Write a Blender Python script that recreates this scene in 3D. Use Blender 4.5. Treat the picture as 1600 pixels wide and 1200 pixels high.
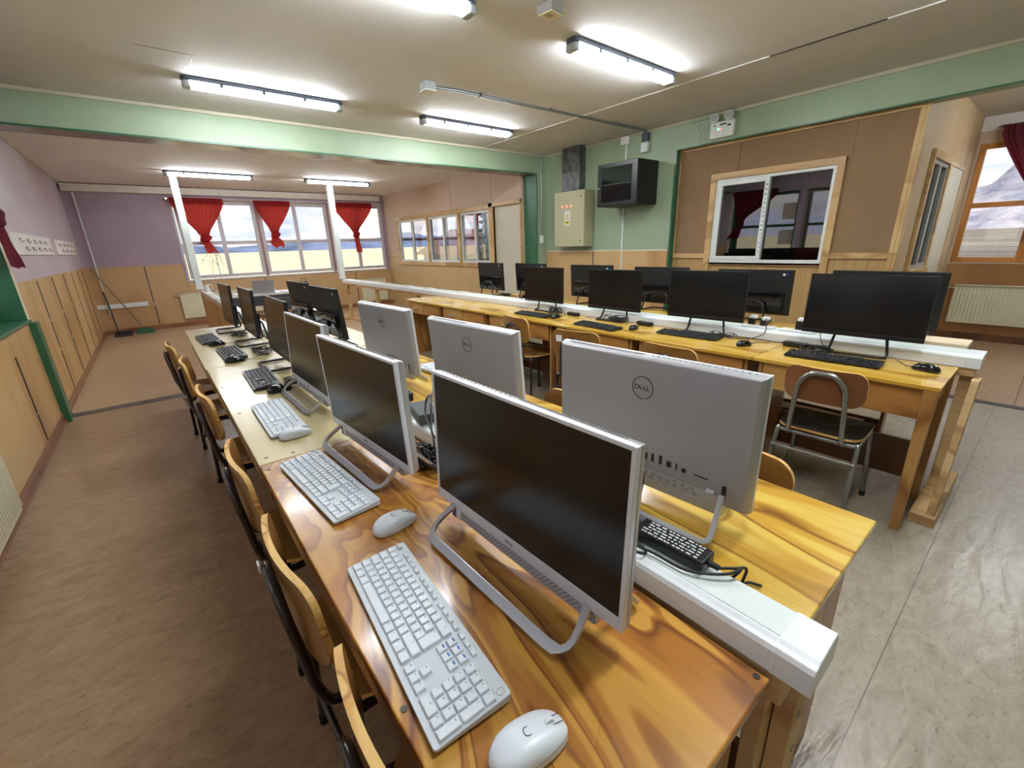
import bpy, bmesh, math, random
from mathutils import Vector, Matrix
from math import sin, cos, pi, radians as rad
random.seed(7)
S = bpy.context.scene
COL = S.collection
for o in list(bpy.data.objects): bpy.data.objects.remove(o)

# ------------------------------------------------------------------ camera
def make_camera():
    yaw, pitch, roll = 0.674, -0.3134, -0.0321
    f = Vector((sin(yaw)*cos(pitch), cos(yaw)*cos(pitch), sin(pitch)))
    r = Vector((cos(yaw), -sin(yaw), 0)); u = r.cross(f)
    c, s = cos(roll), sin(roll)
    R, U = c*r+s*u, -s*r+c*u
    M = Matrix((R, U, -f)).transposed().to_4x4(); M.translation = (0, 0, 1.41)
    cd = bpy.data.cameras.new('camera'); cd.sensor_width = 36; cd.lens = 676.5*36/1600
    cd.clip_start = 0.02; cd.clip_end = 20000
    co = bpy.data.objects.new('camera', cd); COL.objects.link(co); co.matrix_world = M
    S.camera = co
make_camera()
S.view_settings.view_transform = 'Standard'; S.view_settings.look = 'None'
S.view_settings.exposure = 0.85; S.view_settings.gamma = 1.0; S.view_settings.use_curve_mapping = False
TUBE = 46.0          # emission of the fluorescent tubes
SKY = 1.0            # brightness of the cloudy sky

# ------------------------------------------------------------------ node helper
class N:
    def __init__(s, tree): s.t = tree; s.n = tree.nodes; s.l = tree.links
    def add(s, typ, ins=None, **props):
        n = s.n.new(typ)
        for k, v in props.items(): setattr(n, k, v)
        for k, v in (ins or {}).items():
            if isinstance(v, bpy.types.NodeSocket): s.l.new(v, n.inputs[k])
            else: n.inputs[k].default_value = v
        return n
    def math(s, op, a, b=0.0, c=0.0):
        return s.add('ShaderNodeMath', {0: a, 1: b, 2: c}, operation=op).outputs[0]
    def ramp(s, fac, stops, interp='LINEAR'):
        n = s.add('ShaderNodeValToRGB', {0: fac}); cr = n.color_ramp; cr.interpolation = interp
        while len(cr.elements) > 1: cr.elements.remove(cr.elements[-1])
        cr.elements[0].position = stops[0][0]; cr.elements[0].color = c4(stops[0][1])
        for p, c in stops[1:]:
            e = cr.elements.new(p); e.color = c4(c)
        return n.outputs[0]
    def noise(s, vec, scale=5, detail=3, rough=.5, dist=0.0):
        return s.add('ShaderNodeTexNoise', {'Vector': vec, 'Scale': scale, 'Detail': detail, 'Roughness': rough, 'Distortion': dist}).outputs[0]
    def mapping(s, vec, scale=(1, 1, 1), loc=(0, 0, 0), rot=(0, 0, 0)):
        return s.add('ShaderNodeMapping', {'Vector': vec, 'Scale': scale, 'Location': loc, 'Rotation': rot}).outputs[0]
    def mix(s, f, a, b, mode='MIX'):
        n = s.add('ShaderNodeMix', data_type='RGBA', blend_type=mode)
        for k, v in ((0, f), (6, a), (7, b)):
            if isinstance(v, bpy.types.NodeSocket): s.l.new(v, n.inputs[k])
            else: n.inputs[k].default_value = v if k == 0 else c4(v)
        return n.outputs[2]
def lin(c):
    c /= 255.0
    return c/12.92 if c <= .04045 else ((c+.055)/1.055)**2.4
def c4(c):
    if isinstance(c, (int, float)): return (c, c, c, 1)
    if len(c) == 4: return c
    if max(c) > 1.0: return (lin(c[0]), lin(c[1]), lin(c[2]), 1)
    return (c[0], c[1], c[2], 1)
MATS = {}
def new_mat(name):
    m = bpy.data.materials.new(name); m.use_nodes = True; m.node_tree.nodes.clear(); MATS[name] = m
    k = N(m.node_tree); k.out = k.add('ShaderNodeOutputMaterial')
    return m, k
def principled(k, color, rough=.5, metal=0.0, bump=None, bstr=.1, bdist=.01, coat=0.0, spec=.5, **extra):
    ins = {'Base Color': color if isinstance(color, bpy.types.NodeSocket) else c4(color), 'Roughness': rough, 'Metallic': metal}
    p = k.add('ShaderNodeBsdfPrincipled', ins)
    p.inputs['Coat Weight'].default_value = coat; p.inputs['Coat Roughness'].default_value = .12
    p.inputs['Specular IOR Level'].default_value = spec
    for a, v in extra.items(): p.inputs[a.replace('_', ' ')].default_value = v
    if bump is not None:
        b = k.add('ShaderNodeBump', {'Height': bump, 'Strength': bstr, 'Distance': bdist}); k.l.new(b.outputs[0], p.inputs['Normal'])
    k.l.new(p.outputs[0], k.out.inputs[0]); return p
def plain(name, color, rough=.5, metal=0.0, var=.06, scale=6.0, bstr=0.0, bscale=60.0, coat=0.0, spec=.5, **extra):
    m, k = new_mat(name)
    co = k.add('ShaderNodeTexCoord').outputs['Object']
    n = k.noise(co, scale, 4, .6)
    a = c4(color); d = tuple(max(0, x*(1-var*2.2)) for x in a[:3]); b = tuple(min(1, x*(1+var)) for x in a[:3])
    col = k.ramp(n, [(.3, (d[0], d[1], d[2], 1)), (.7, (b[0], b[1], b[2], 1))])
    bump = k.noise(co, bscale, 3, .6) if bstr > 0 else None
    principled(k, col, rough, metal, bump, bstr, .004, coat, spec, **extra); return m

def wood(name, light, mid, dark, axis='Y', scale=1.6, bands=7.0, rough=.3, coat=.0, grain=1.0, seed=0.0, bstr=.02, patches=0.0, warp=.6):
    """rotary-cut pine: contour bands of a stretched noise, plus fine grain"""
    m, k = new_mat(name)
    co = k.add('ShaderNodeTexCoord').outputs['Object']
    st = {'X': (.35, 1, 1), 'Y': (1, .35, 1), 'Z': (1, 1, .35)}[axis]
    fine = {'X': (2, 60, 60), 'Y': (60, 2, 60), 'Z': (60, 60, 2)}[axis]
    v = k.mapping(co, st, (seed, seed*1.7, seed*.6))
    n = k.noise(v, scale, 2.2, .42, warp)
    w = k.math('FRACT', k.math('MULTIPLY', n, bands))
    big = k.ramp(w, [(0, light), (.30, light), (.52, mid), (.74, mid), (.88, dark), (.96, mid), (1, light)])
    tone = k.noise(k.mapping(co, (1, 1, 1), (3+seed, 0, 0)), 1.6, 2, .5)
    big = k.mix(k.ramp(tone, [(.42, 0.0), (.66, .55)]), big, mid)
    g = k.noise(k.mapping(co, fine), 1.0, 4, .65)
    col = k.mix(k.math('MULTIPLY', k.math('SUBTRACT', g, .45), 1.3*grain), big, dark)
    r = rough
    if patches:
        pn = k.noise(co, 3.0, 2, .5); r = k.ramp(pn, [(.4, rough), (.7, rough+.12)])
    b = k.noise(k.mapping(co, (1, 1, 1)), 45, 3, .6)
    p = principled(k, col, rough, 0, b, bstr, .004, coat)
    if patches: k.l.new(r, p.inputs['Roughness'])
    return m

def build_materials():
    wood('desk_ply', (204, 152, 64), (168, 108, 38), (108, 60, 22), 'Y', 2.2, 10.0, .24, .35, .6, 0.0, .06, 1, 2.4)
    wood('desk_ply_glare', (202, 186, 140), (192, 173, 124), (172, 148, 98), 'Y', 1.4, 4.0, .26, .35, .35, 4.0, .03)  # desk ply made paler, window reflection put into the colour
    wood('desk_ply_yellow', (216, 182, 84), (196, 150, 54), (128, 82, 28), 'Y', 2.0, 9.0, .17, .4, .6, 9.0, .05, 1, 1.4)
    wood('desk_ply_gold', (210, 172, 76), (198, 154, 56), (164, 118, 40), 'Y', 1.1, 5.0, .22, .3, .6, 5.0, .03, 0, .8)
    wood('desk_side', (190, 146, 84), (170, 120, 62), (130, 82, 38), 'Y', 2.0, 4.0, .3, .2, .8, 2.0)
    wood('desk_leg', (184, 140, 80), (164, 116, 60), (128, 82, 40), 'Z', 2.4, 4.0, .35, .1, .9, 2.0)
    wood('dark_board', (112, 72, 40), (92, 56, 32), (64, 38, 22), 'Z', 2.0, 4.0, .35, .1, .9, 5.0)
    wood('raw_pine', (214, 182, 132), (196, 158, 106), (150, 112, 70), 'Y', 2.4, 4.0, .6, 0, 1.0, 1.0)
    wood('pale_plank', (232, 214, 184), (216, 192, 156), (180, 150, 112), 'Y', 2.4, 3.0, .7, 0, 1.0, 6.0)
    wood('pine_trim', (210, 176, 122), (192, 154, 100), (162, 120, 72), 'Y', 2.0, 4.0, .35, .1, .6, 3.0)
    wood('chair_ply', (144, 102, 50), (124, 82, 36), (86, 54, 24), 'Y', 2.2, 3.0, .28, .3, 1.0, 6.0)
    wood('chair_ply_brown', (138, 88, 50), (118, 72, 40), (84, 48, 28), 'Z', 2.2, 3.0, .32, .3, 1.0, 7.0)
    wood('ply_edge', (222, 180, 106), (206, 156, 84), (150, 100, 50), 'Y', 12, 3.0, .5, 0, 1.2, 8.0)
    wood('wall_board', (206, 170, 120), (198, 158, 106), (180, 138, 88), 'Z', .9, 2.0, .42, .0, .35, 3.0)
    wood('wall_board_orange', (174, 128, 80), (162, 114, 68), (142, 96, 54), 'Z', .9, 2.0, .42, .0, .35, 3.3)
    wood('wall_board_back', (192, 156, 112), (184, 146, 102), (168, 128, 86), 'Z', .9, 2.0, .45, .0, .35, 5.3)
    wood('partition_ply', (190, 162, 124), (180, 150, 112), (160, 128, 92), 'Z', .8, 2.0, .5, .0, .4, 7.3)
    wood('orange_frame', (206, 142, 70), (186, 120, 54), (150, 92, 40), 'Z', 2.0, 3.0, .35, .1, .6, 3.0)
    wood('baseboard_wood', (150, 96, 58), (134, 82, 50), (104, 60, 38), 'Y', 2.0, 3.0, .35, .2, .7, 3.0)
    plain('ceiling_paint', (212, 210, 208), .75, var=.03, scale=1.3, bstr=.12, bscale=9)
    plain('ceiling_back_paint', (228, 222, 218), .75, var=.03, scale=1.1, bstr=.05, bscale=9)
    plain('ceiling_trim', (196, 190, 168), .5, var=.03)
    plain('green_paint', (156, 174, 146), .42, var=.06, scale=1.6, bstr=.04, bscale=20)
    plain('dark_green_paint', (52, 104, 74), .3, var=.1, scale=5)
    plain('purple_paint', (168, 148, 164), .55, var=.05, scale=1.5)
    plain('lilac_paint', (196, 180, 190), .5, var=.05, scale=1.2)
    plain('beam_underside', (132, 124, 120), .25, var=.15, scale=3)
    plain('salmon_paint', (200, 174, 154), .6, var=.03, scale=1.2)
    plain('brown_board', (142, 112, 80), .75, var=.05, scale=3, bstr=.2, bscale=180)
    plain('cream_paint', (226, 214, 186), .45, var=.04)
    plain('white_trim_paint', (216, 206, 192), .5, var=.04)
    plain('door_paint', (206, 200, 180), .45, var=.03)
    plain('window_paint', (196, 188, 196), .45, var=.06)
    plain('window_paint_brown', (150, 118, 112), .45, var=.08)
    plain('white_frame', (222, 226, 224), .35, var=.04)
    plain('grey_frame', (150, 150, 144), .35, var=.05)
    plain('radiator_paint', (220, 214, 186), .4, var=.03)
    plain('white_pvc', (226, 230, 232), .28, var=.02)
    plain('white_duct', (214, 222, 218), .4, var=.03)
    plain('silver_plastic', (190, 192, 198), .36, .35, var=.02)
    plain('silver_frame', (214, 218, 228), .32, .25, var=.01)
    plain('silver_back', (172, 171, 174), .45, .6, var=.02, bstr=.02, bscale=400)
    plain('stand_metal', (200, 202, 206), .3, .75, var=.03)
    plain('screen_glass', (22, 20, 19), .2, var=.03, spec=.4)
    plain('black_plastic', (13, 14, 17), .35, var=.1)
    plain('black_gloss', (14, 15, 18), .08, var=.1)
    plain('black_matte', (10, 11, 14), .5, var=.1)
    plain('black_key', (34, 34, 38), .45, var=.05)
    plain('white_key', (218, 224, 230), .35, var=.01)
    plain('white_case', (204, 210, 216), .38, var=.01)
    plain('mouse_white', (222, 228, 234), .3, var=.01)
    plain('legend_grey', (120, 124, 130), .5, var=.01)
    plain('legend_blue', (60, 120, 190), .5, var=.01)
    plain('mark_dark', (38, 38, 42), .4, var=.02)
    plain('sticker_blue', (40, 70, 150), .35, var=.05)
    plain('sticker_white', (226, 226, 228), .4, var=.02)
    plain('grille_grey', (168, 168, 176), .45, .3, var=.03)
    plain('slot_dark', (22, 22, 24), .6, var=.02)
    plain('cable_black', (16, 16, 18), .4, var=.05)
    plain('cable_grey', (88, 90, 94), .45, var=.05)
    plain('adapter_grey', (70, 72, 76), .5, var=.05)
    plain('tube_dark', (44, 32, 36), .22, .3, var=.1, coat=.5)
    plain('tube_chrome', (150, 150, 144), .3, .85, var=.12, scale=14)
    plain('rubber', (18, 17, 17), .7, var=.1)
    plain('screw_metal', (70, 66, 62), .35, .8, var=.1)
    plain('handle_metal', (214, 206, 190), .25, .9, var=.05)
    plain('cabinet_paint', (182, 180, 146), .4, var=.03)
    plain('galvanised', (120, 118, 122), .38, .6, var=.3, scale=9)
    plain('conduit_metal', (150, 154, 158), .3, .8, var=.1)
    plain('sign_yellow', (226, 214, 40), .4, var=.02)
    plain('fixture_grey', (66, 74, 92), .35, var=.05)
    plain('fixture_clear', (168, 176, 182), .2, var=.02)
    plain('broom_green', (50, 96, 66), .6, var=.1)
    plain('broom_stick', (132, 116, 84), .5, var=.1)
    plain('paper', (232, 226, 222), .7, var=.03)
    plain('hook_metal', (150, 132, 104), .3, .7, var=.1)
    plain('table_white', (226, 224, 220), .25, var=.02)
    plain('roof_brown', (128, 94, 82), .7, var=.12)
    plain('house_wall', (120, 130, 140), .7, var=.1)
    plain('tree_green', (44, 66, 50), .8, var=.2)
    plain('bark', (64, 54, 48), .8, var=.2)
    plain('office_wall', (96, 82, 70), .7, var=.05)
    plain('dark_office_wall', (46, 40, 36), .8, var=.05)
    plain('desk_grey', (60, 62, 66), .4, var=.05)
    # cloth
    for cn, ca, cb, ct, cf in (('red_cloth', (132, 28, 38), (164, 42, 50), (226, 84, 70), .55), ('red_cloth_shaded', (84, 16, 34), (106, 24, 46), (130, 30, 44), .3)):  # second is the red cloth darkened, shade put into its colour
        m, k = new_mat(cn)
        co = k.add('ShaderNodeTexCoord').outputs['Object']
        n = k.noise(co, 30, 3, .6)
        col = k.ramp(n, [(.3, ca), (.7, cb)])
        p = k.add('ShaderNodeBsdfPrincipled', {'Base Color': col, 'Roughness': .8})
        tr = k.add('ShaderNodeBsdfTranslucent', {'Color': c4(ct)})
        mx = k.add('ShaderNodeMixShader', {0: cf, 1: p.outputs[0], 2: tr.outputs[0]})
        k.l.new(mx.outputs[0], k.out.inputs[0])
    m, k = new_mat('thin_paper')
    mx = k.add('ShaderNodeMixShader', {0: .5, 1: k.add('ShaderNodeBsdfDiffuse', {'Color': c4((232, 222, 216))}).outputs[0], 2: k.add('ShaderNodeBsdfTranslucent', {'Color': c4((240, 226, 216))}).outputs[0]})
    k.l.new(mx.outputs[0], k.out.inputs[0])
    # glass panes
    for nm, lo, hi, tint in (('pane_glass', .03, .35, (.97, .98, .98, 1)), ('pane_glass_tinted', .10, .7, (.6, .6, .6, 1))):
        m, k = new_mat(nm)
        fr = k.add('ShaderNodeLayerWeight', {'Blend': .35}).outputs['Fresnel']
        f2 = k.math('MULTIPLY_ADD', fr, hi, lo)
        t = k.add('ShaderNodeBsdfTransparent', {'Color': tint}); g = k.add('ShaderNodeBsdfGlossy', {'Color': (.95, .95, 1, 1), 'Roughness': .01})
        mx = k.add('ShaderNodeMixShader', {0: f2, 1: t.outputs[0], 2: g.outputs[0]}); k.l.new(mx.outputs[0], k.out.inputs[0])
    # emitters
    for nm, c, s in (('tube_light', (.90, .96, 1.0, 1), TUBE), ('led_red', (1, .08, .05, 1), 4), ('led_green', (.05, 1, .3, 1), 4), ('lamp_glow', (.9, .95, 1, 1), 1.5)):
        m, k = new_mat(nm)
        e = k.add('ShaderNodeEmission', {'Color': c, 'Strength': s}); k.l.new(e.outputs[0], k.out.inputs[0])
    # front vinyl floor
    m, k = new_mat('vinyl_floor')
    co = k.add('ShaderNodeTexCoord').outputs['Object']
    xyz = k.add('ShaderNodeSeparateXYZ', {0: co})
    st = k.noise(k.mapping(co, (1, 1.9, 1), rot=(0, 0, .12)), 10, 6, .7, .8)
    sp = k.noise(k.mapping(co, (9, 20, 1)), 4, 3, .7, .6)
    big = k.noise(co, .9, 2, .5)
    colA = k.ramp(st, [(.3, (140, 113, 86)), (.52, (160, 132, 103)), (.75, (174, 147, 118))])
    colB = k.ramp(st, [(.3, (136, 124, 108)), (.52, (153, 141, 124)), (.75, (165, 154, 137))])
    side = k.ramp(k.math('ADD', k.math('MULTIPLY', xyz.outputs[0], .5), k.math('MULTIPLY', k.math('SUBTRACT', big, .5), .3)), [(.35, 0.0), (.75, 1.0)])
    col = k.mix(side, colA, colB)
    col = k.mix(k.ramp(sp, [(.30, .55), (.42, 0.0)]), col, (84, 68, 52))
    seam = k.math('LESS_THAN', k.math('ABSOLUTE', k.math('SUBTRACT', xyz.outputs[1], .1)), .0022)
    seam2 = k.math('LESS_THAN', k.math('ABSOLUTE', k.math('SUBTRACT', xyz.outputs[1], -1.75)), .0022)
    seam = k.math('MULTIPLY', k.math('MAXIMUM', seam, seam2), k.math('GREATER_THAN', xyz.outputs[0], 1.0))
    col = k.mix(k.math('MULTIPLY', seam, .55), col, (50, 40, 32))
    wav = k.noise(k.mapping(co, (1, 3.4, 1), rot=(0, 0, .12)), 4.5, 3, .5, .6)
    hgt = k.math('ADD', k.math('MULTIPLY', wav, 1.0), k.math('MULTIPLY', k.noise(co, 38, 3, .6), .12))
    principled(k, col, .3, 0, hgt, .22, .02, 0, .5)
    # back room floor
    m, k = new_mat('back_floor')
    co = k.add('ShaderNodeTexCoord').outputs['Object']
    st = k.noise(k.mapping(co, (1, 5, 1), rot=(0, 0, .1)), 5, 5, .65, .4)
    col = k.ramp(st, [(.3, (172, 144, 112)), (.55, (190, 162, 128)), (.75, (206, 178, 146))])
    hgt = k.noise(k.mapping(co, (1, 3, 1)), 3.5, 3, .5, .5)
    principled(k, col, .28, 0, hgt, .18, .02)
    # side room floor (tiles)
    m, k = new_mat('tile_floor')
    co = k.add('ShaderNodeTexCoord').outputs['Object']
    br = k.add('ShaderNodeTexBrick', {'Vector': k.mapping(co, (1, 1, 1)), 'Color1': c4((170, 138, 108)), 'Color2': c4((184, 152, 122)), 'Mortar': c4((90, 66, 50)), 'Scale': 1.0,
        'Mortar Size': .006, 'Brick Width': 1.6, 'Row Height': .52})
    st = k.noise(k.mapping(co, (1, 6, 1)), 6, 4, .6)
    col = k.mix(k.ramp(st, [(.35, .5), (.7, 0.0)]), br.outputs[0], (140, 108, 82))
    principled(k, col, .3, 0, st, .1, .01)
    # grooved slat boards
    for nm, a, b in (('slat_board', (208, 180, 134), (190, 160, 112)), ('slat_board_amber', (188, 154, 102), (168, 132, 82))):
        m, k = new_mat(nm)
        co = k.add('ShaderNodeTexCoord').outputs['Object']
        y = k.add('ShaderNodeSeparateXYZ', {0: co}).outputs[1]
        fr = k.math('FRACT', k.math('DIVIDE', y, .09))
        gro = k.math('LESS_THAN', fr, .07)
        g = k.noise(k.mapping(co, (30, 30, 1.2)), 1.0, 4, .6)
        col = k.ramp(g, [(.3, b), (.7, a)])
        col = k.mix(k.math('MULTIPLY', gro, .35), col, (110, 74, 40))
        principled(k, col, .42, 0, k.math('SUBTRACT', 1.0, gro), .4, .004)
    # speaker grille
    m, k = new_mat('grille_mesh')
    co = k.add('ShaderNodeTexCoord').outputs['Object']
    xyz = k.add('ShaderNodeSeparateXYZ', {0: co})
    a = k.math('FRACT', k.math('MULTIPLY', k.math('ADD', xyz.outputs[1], xyz.outputs[2]), 95.0))
    b = k.math('FRACT', k.math('MULTIPLY', k.math('SUBTRACT', xyz.outputs[1], xyz.outputs[2]), 95.0))
    d = k.math('MULTIPLY', k.math('GREATER_THAN', a, .32), k.math('GREATER_THAN', b, .32))
    principled(k, k.mix(d, (190, 190, 198), (128, 126, 134)), .4, .2, k.math('SUBTRACT', 1.0, d), .5, .002)
    # outdoors
    m, k = new_mat('field_grass')
    co = k.add('ShaderNodeTexCoord').outputs['Object']
    xyz = k.add('ShaderNodeSeparateXYZ', {0: co})
    n1 = k.noise(k.mapping(co, (.12, .6, 1)), .25, 6, .7, .5); n2 = k.noise(k.mapping(co, (.35, .06, 1)), .5, 6, .7, .8)
    pale = k.ramp(n1, [(.3, (214, 196, 140)), (.6, (240, 226, 178))])
    dull = k.ramp(n2, [(.34, (72, 68, 60)), (.5, (112, 104, 90)), (.66, (176, 162, 138))])
    f = k.ramp(k.math('MULTIPLY', k.math('SUBTRACT', k.math('MULTIPLY', xyz.outputs[0], 1.0), xyz.outputs[1]), .02), [(.0, 0.0), (.2, 1.0)])
    principled(k, k.mix(f, pale, dull), .9)
    for nm, lo, hi in (('far_hills', (70, 84, 112), (120, 136, 170)), ('snow_mountain', (136, 138, 156), (206, 198, 198))):
        m, k = new_mat(nm)
        co = k.add('ShaderNodeTexCoord').outputs['Object']
        n = k.noise(k.mapping(co, (1, 1, 1.6)), .0045, 6, .65, .6)
        principled(k, k.ramp(n, [(.4, lo), (.6, hi)]), .95)
build_materials()

# ------------------------------------------------------------------ sky and sun
def build_world():
    w = bpy.data.worlds.new('overcast_sky'); S.world = w; w.use_nodes = True
    w.node_tree.nodes.clear(); k = N(w.node_tree)
    out = k.add('ShaderNodeOutputWorld')
    co = k.add('ShaderNodeTexCoord').outputs['Generated']
    xyz = k.add('ShaderNodeSeparateXYZ', {0: co})
    z = k.math('MAXIMUM', xyz.outputs[2], .02)
    zz = k.math('ADD', z, .14)
    v = k.add('ShaderNodeCombineXYZ', {0: k.math('DIVIDE', xyz.outputs[0], zz), 1: k.math('DIVIDE', xyz.outputs[1], zz), 2: 0.0}).outputs[0]
    n = k.noise(v, 1.3, 6, .58, .3)
    cloud = k.ramp(n, [(.30, (172, 182, 216)), (.48, (204, 208, 226)), (.62, (236, 234, 238)), (.78, (250, 238, 214))])
    warm = k.ramp(k.noise(v, .7, 2, .5), [(.45, 0.0), (.7, .8)])
    low = k.ramp(z, [(.0, 1.0), (.45, 0.0)])
    cloud = k.mix(k.math('MULTIPLY', warm, low), cloud, (252, 232, 180))
    b = k.add('ShaderNodeBackground', {'Color': cloud, 'Strength': SKY}); k.l.new(b.outputs[0], out.inputs[0])
    sd = bpy.data.lights.new('sun', 'SUN'); sd.energy = 2.2; sd.angle = rad(6); sd.color = (1, .93, .8)
    so = bpy.data.objects.new('sun', sd); COL.objects.link(so); so.location = (0, -40, 60)
    so.rotation_euler = (rad(52), 0, 0)     # shines from behind the building towards +Y
build_world()

# ------------------------------------------------------------------ mesh helpers
class MB:
    def __init__(s): s.v = []; s.f = []; s.m = []; s.mi = 0; s.sm = []
    def add(s, vs, fs, smooth=False):
        b = len(s.v); s.v += [tuple(p) for p in vs]
        s.f += [tuple(i+b for i in f) for f in fs]; s.m += [s.mi]*len(fs); s.sm += [smooth]*len(fs)
        return s
    def box(s, x0, x1, y0, y1, z0, z1):
        vs = [(x, y, z) for z in (z0, z1) for y in (y0, y1) for x in (x0, x1)]
        return s.add(vs, [(0, 2, 3, 1), (4, 5, 7, 6), (0, 1, 5, 4), (2, 6, 7, 3), (0, 4, 6, 2), (1, 3, 7, 5)])
    def hexa(s, p):      # 8 points: bottom 4 ccw, top 4 ccw
        return s.add(p, [(3, 2, 1, 0), (4, 5, 6, 7), (0, 1, 5, 4), (1, 2, 6, 5), (2, 3, 7, 6), (3, 0, 4, 7)])
    def bar(s, a, b, w, h, up=(0, 0, 1)):   # rectangular stick from a to b
        a, b = Vector(a), Vector(b); t = (b-a).normalized(); sd = t.cross(Vector(up))
        if sd.length < 1e-4: sd = t.cross(Vector((1, 0, 0)))
        sd.normalize(); n = sd.cross(t).normalized()
        q = lambda c: [c-sd*w/2-n*h/2, c+sd*w/2-n*h/2, c+sd*w/2+n*h/2, c-sd*w/2+n*h/2]
        return s.hexa(q(a)+q(b))
    def tube(s, pts, r, n=10, closed=False, cap=True):
        pts = [Vector(p) for p in pts]; L = len(pts); rs = r if isinstance(r, (list, tuple)) else [r]*L
        rings = []; prev = None
        for i, p in enumerate(pts):
            if closed: t = (pts[(i+1) % L]-pts[i-1])
            else: t = pts[min(i+1, L-1)]-pts[max(i-1, 0)]
            t = t.normalized() if t.length > 1e-9 else Vector((0, 0, 1))
            if prev is None:
                a = t.orthogonal().normalized()
            else:
                a = prev-t*prev.dot(t); a = a.normalized() if a.length > 1e-6 else t.orthogonal().normalized()
            prev = a; b = t.cross(a)
            rings.append([p+(a*cos(2*pi*j/n)+b*sin(2*pi*j/n))*rs[i] for j in range(n)])
        vs = [q for rg in rings for q in rg]; fs = []
        for i in range(L if closed else L-1):
            i2 = (i+1) % L
            for j in range(n): fs.append((i*n+j, i*n+(j+1) % n, i2*n+(j+1) % n, i2*n+j))
        s.add(vs, fs, True)
        if cap and not closed:
            s.add(rings[0], [tuple(range(n))[::-1]]); s.add(rings[-1], [tuple(range(n))])
        return s
    def strap(s, pts, nrm, w, ts, closed=False):   # flat band: w along nrm, ts (per point) in the plane of the path
        pts = [Vector(p) for p in pts]; nrm = Vector(nrm).normalized(); L = len(pts); rings = []
        for i, p in enumerate(pts):
            if closed: tg = pts[(i+1) % L]-pts[i-1]
            else: tg = pts[min(i+1, L-1)]-pts[max(i-1, 0)]
            sd = tg.normalized().cross(nrm).normalized(); t = ts[i] if isinstance(ts, list) else ts
            rings.append([p-nrm*w/2-sd*t/2, p+nrm*w/2-sd*t/2, p+nrm*w/2+sd*t/2, p-nrm*w/2+sd*t/2])
        vs = [q for r in rings for q in r]; fs = []
        for i in range(L if closed else L-1):
            i2 = (i+1) % L
            for j in range(4): fs.append((i*4+j, i*4+(j+1) % 4, i2*4+(j+1) % 4, i2*4+j))
        s.add(vs, fs)
        if not closed: s.add(rings[0], [(0, 1, 2, 3)]); s.add(rings[-1], [(3, 2, 1, 0)])
        return s
    def prism(s, poly, z0, z1, ax='Z'):
        def P(a, b, c): return {'Z': (a, b, c), 'X': (c, a, b), 'Y': (a, c, b)}[ax]
        n = len(poly); vs = [P(a, b, z0) for a, b in poly]+[P(a, b, z1) for a, b in poly]
        fs = [tuple(range(n))[::-1], tuple(range(n, 2*n))]+[(i, (i+1) % n, n+(i+1) % n, n+i) for i in range(n)]
        return s.add(vs, fs)
    def disc(s, c, r, h, ax='Z', n=20):
        poly = [(r*cos(2*pi*i/n), r*sin(2*pi*i/n)) for i in range(n)]
        cx, cy, cz = c
        def P(a, b, d): return {'Z': (cx+a, cy+b, cz+d), 'X': (cx+d, cy+a, cz+b), 'Y': (cx+a, cy+d, cz+b)}[ax]
        vs = [P(a, b, 0) for a, b in poly]+[P(a, b, h) for a, b in poly]
        return s.add(vs, [tuple(range(n))[::-1], tuple(range(n, 2*n))]+[(i, (i+1) % n, n+(i+1) % n, n+i) for i in range(n)])
    def xf(s, M):
        s.v = [tuple(M @ Vector(p)) for p in s.v]; return s
    def build(s, name, mat, parent=None, bevel=0.0, loc=None, seg=2):
        me = bpy.data.meshes.new(name); me.from_pydata(s.v, [], s.f); me.update()
        mats = mat if isinstance(mat, (list, tuple)) else [mat]
        for m in mats: me.materials.append(MATS[m])
        for p, mi, sm in zip(me.polygons, s.m, s.sm): p.material_index = mi; p.use_smooth = sm
        bm = bmesh.new(); bm.from_mesh(me); bmesh.ops.recalc_face_normals(bm, faces=bm.faces); bm.to_mesh(me); bm.free()
        o = bpy.data.objects.new(name, me); COL.objects.link(o)
        if parent is not None: o.parent = parent
        if loc: o.location = loc
        if bevel:
            b = o.modifiers.new('bevel', 'BEVEL'); b.width = bevel; b.segments = seg; b.limit_method = 'ANGLE'; b.angle_limit = rad(40)
            b.harden_normals = False
        return o
def box(name, mat, x0, x1, y0, y1, z0, z1, parent=None, bevel=0.0):
    return MB().box(x0, x1, y0, y1, z0, z1).build(name, mat, parent, bevel)
def tag(o, label=None, cat=None, group=None, kind=None):
    if label: o['label'] = label
    if cat: o['category'] = cat
    if group: o['group'] = group
    if kind: o['kind'] = kind
    return o
def st(o): o['kind'] = 'structure'; return o
def thing(name, label, cat, loc=(0, 0, 0), rz=0.0, group=None):
    o = bpy.data.objects.new(name, None); COL.objects.link(o); o.empty_display_size = .1
    o.location = loc; o.rotation_euler = (0, 0, rz); return tag(o, label, cat, group)
KIDS = {}
def kids(o): return [c for c in bpy.data.objects if c.parent == o]
def copy_tree(o, loc, rz, label, group=None):
    def rec(a, par):
        c = a.copy(); COL.objects.link(c)
        if par is not None: c.parent = par
        for ch in kids_cache.get(a.name, []): rec(ch, c)
        return c
    kids_cache = {}
    for q in bpy.data.objects:
        if q.parent: kids_cache.setdefault(q.parent.name, []).append(q)
    r = rec(o, None); r.location = loc; r.rotation_euler = (0, 0, rz); r['label'] = label
    if group: r['group'] = group
    return r
def rrect(x0, x1, y0, y1, r, n=4):
    pts = []
    for cx, cy, a0 in ((x1-r, y1-r, 0), (x0+r, y1-r, 90), (x0+r, y0+r, 180), (x1-r, y0+r, 270)):
        for i in range(n+1):
            a = rad(a0+90*i/n); pts.append((cx+r*cos(a), cy+r*sin(a)))
    return pts
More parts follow.
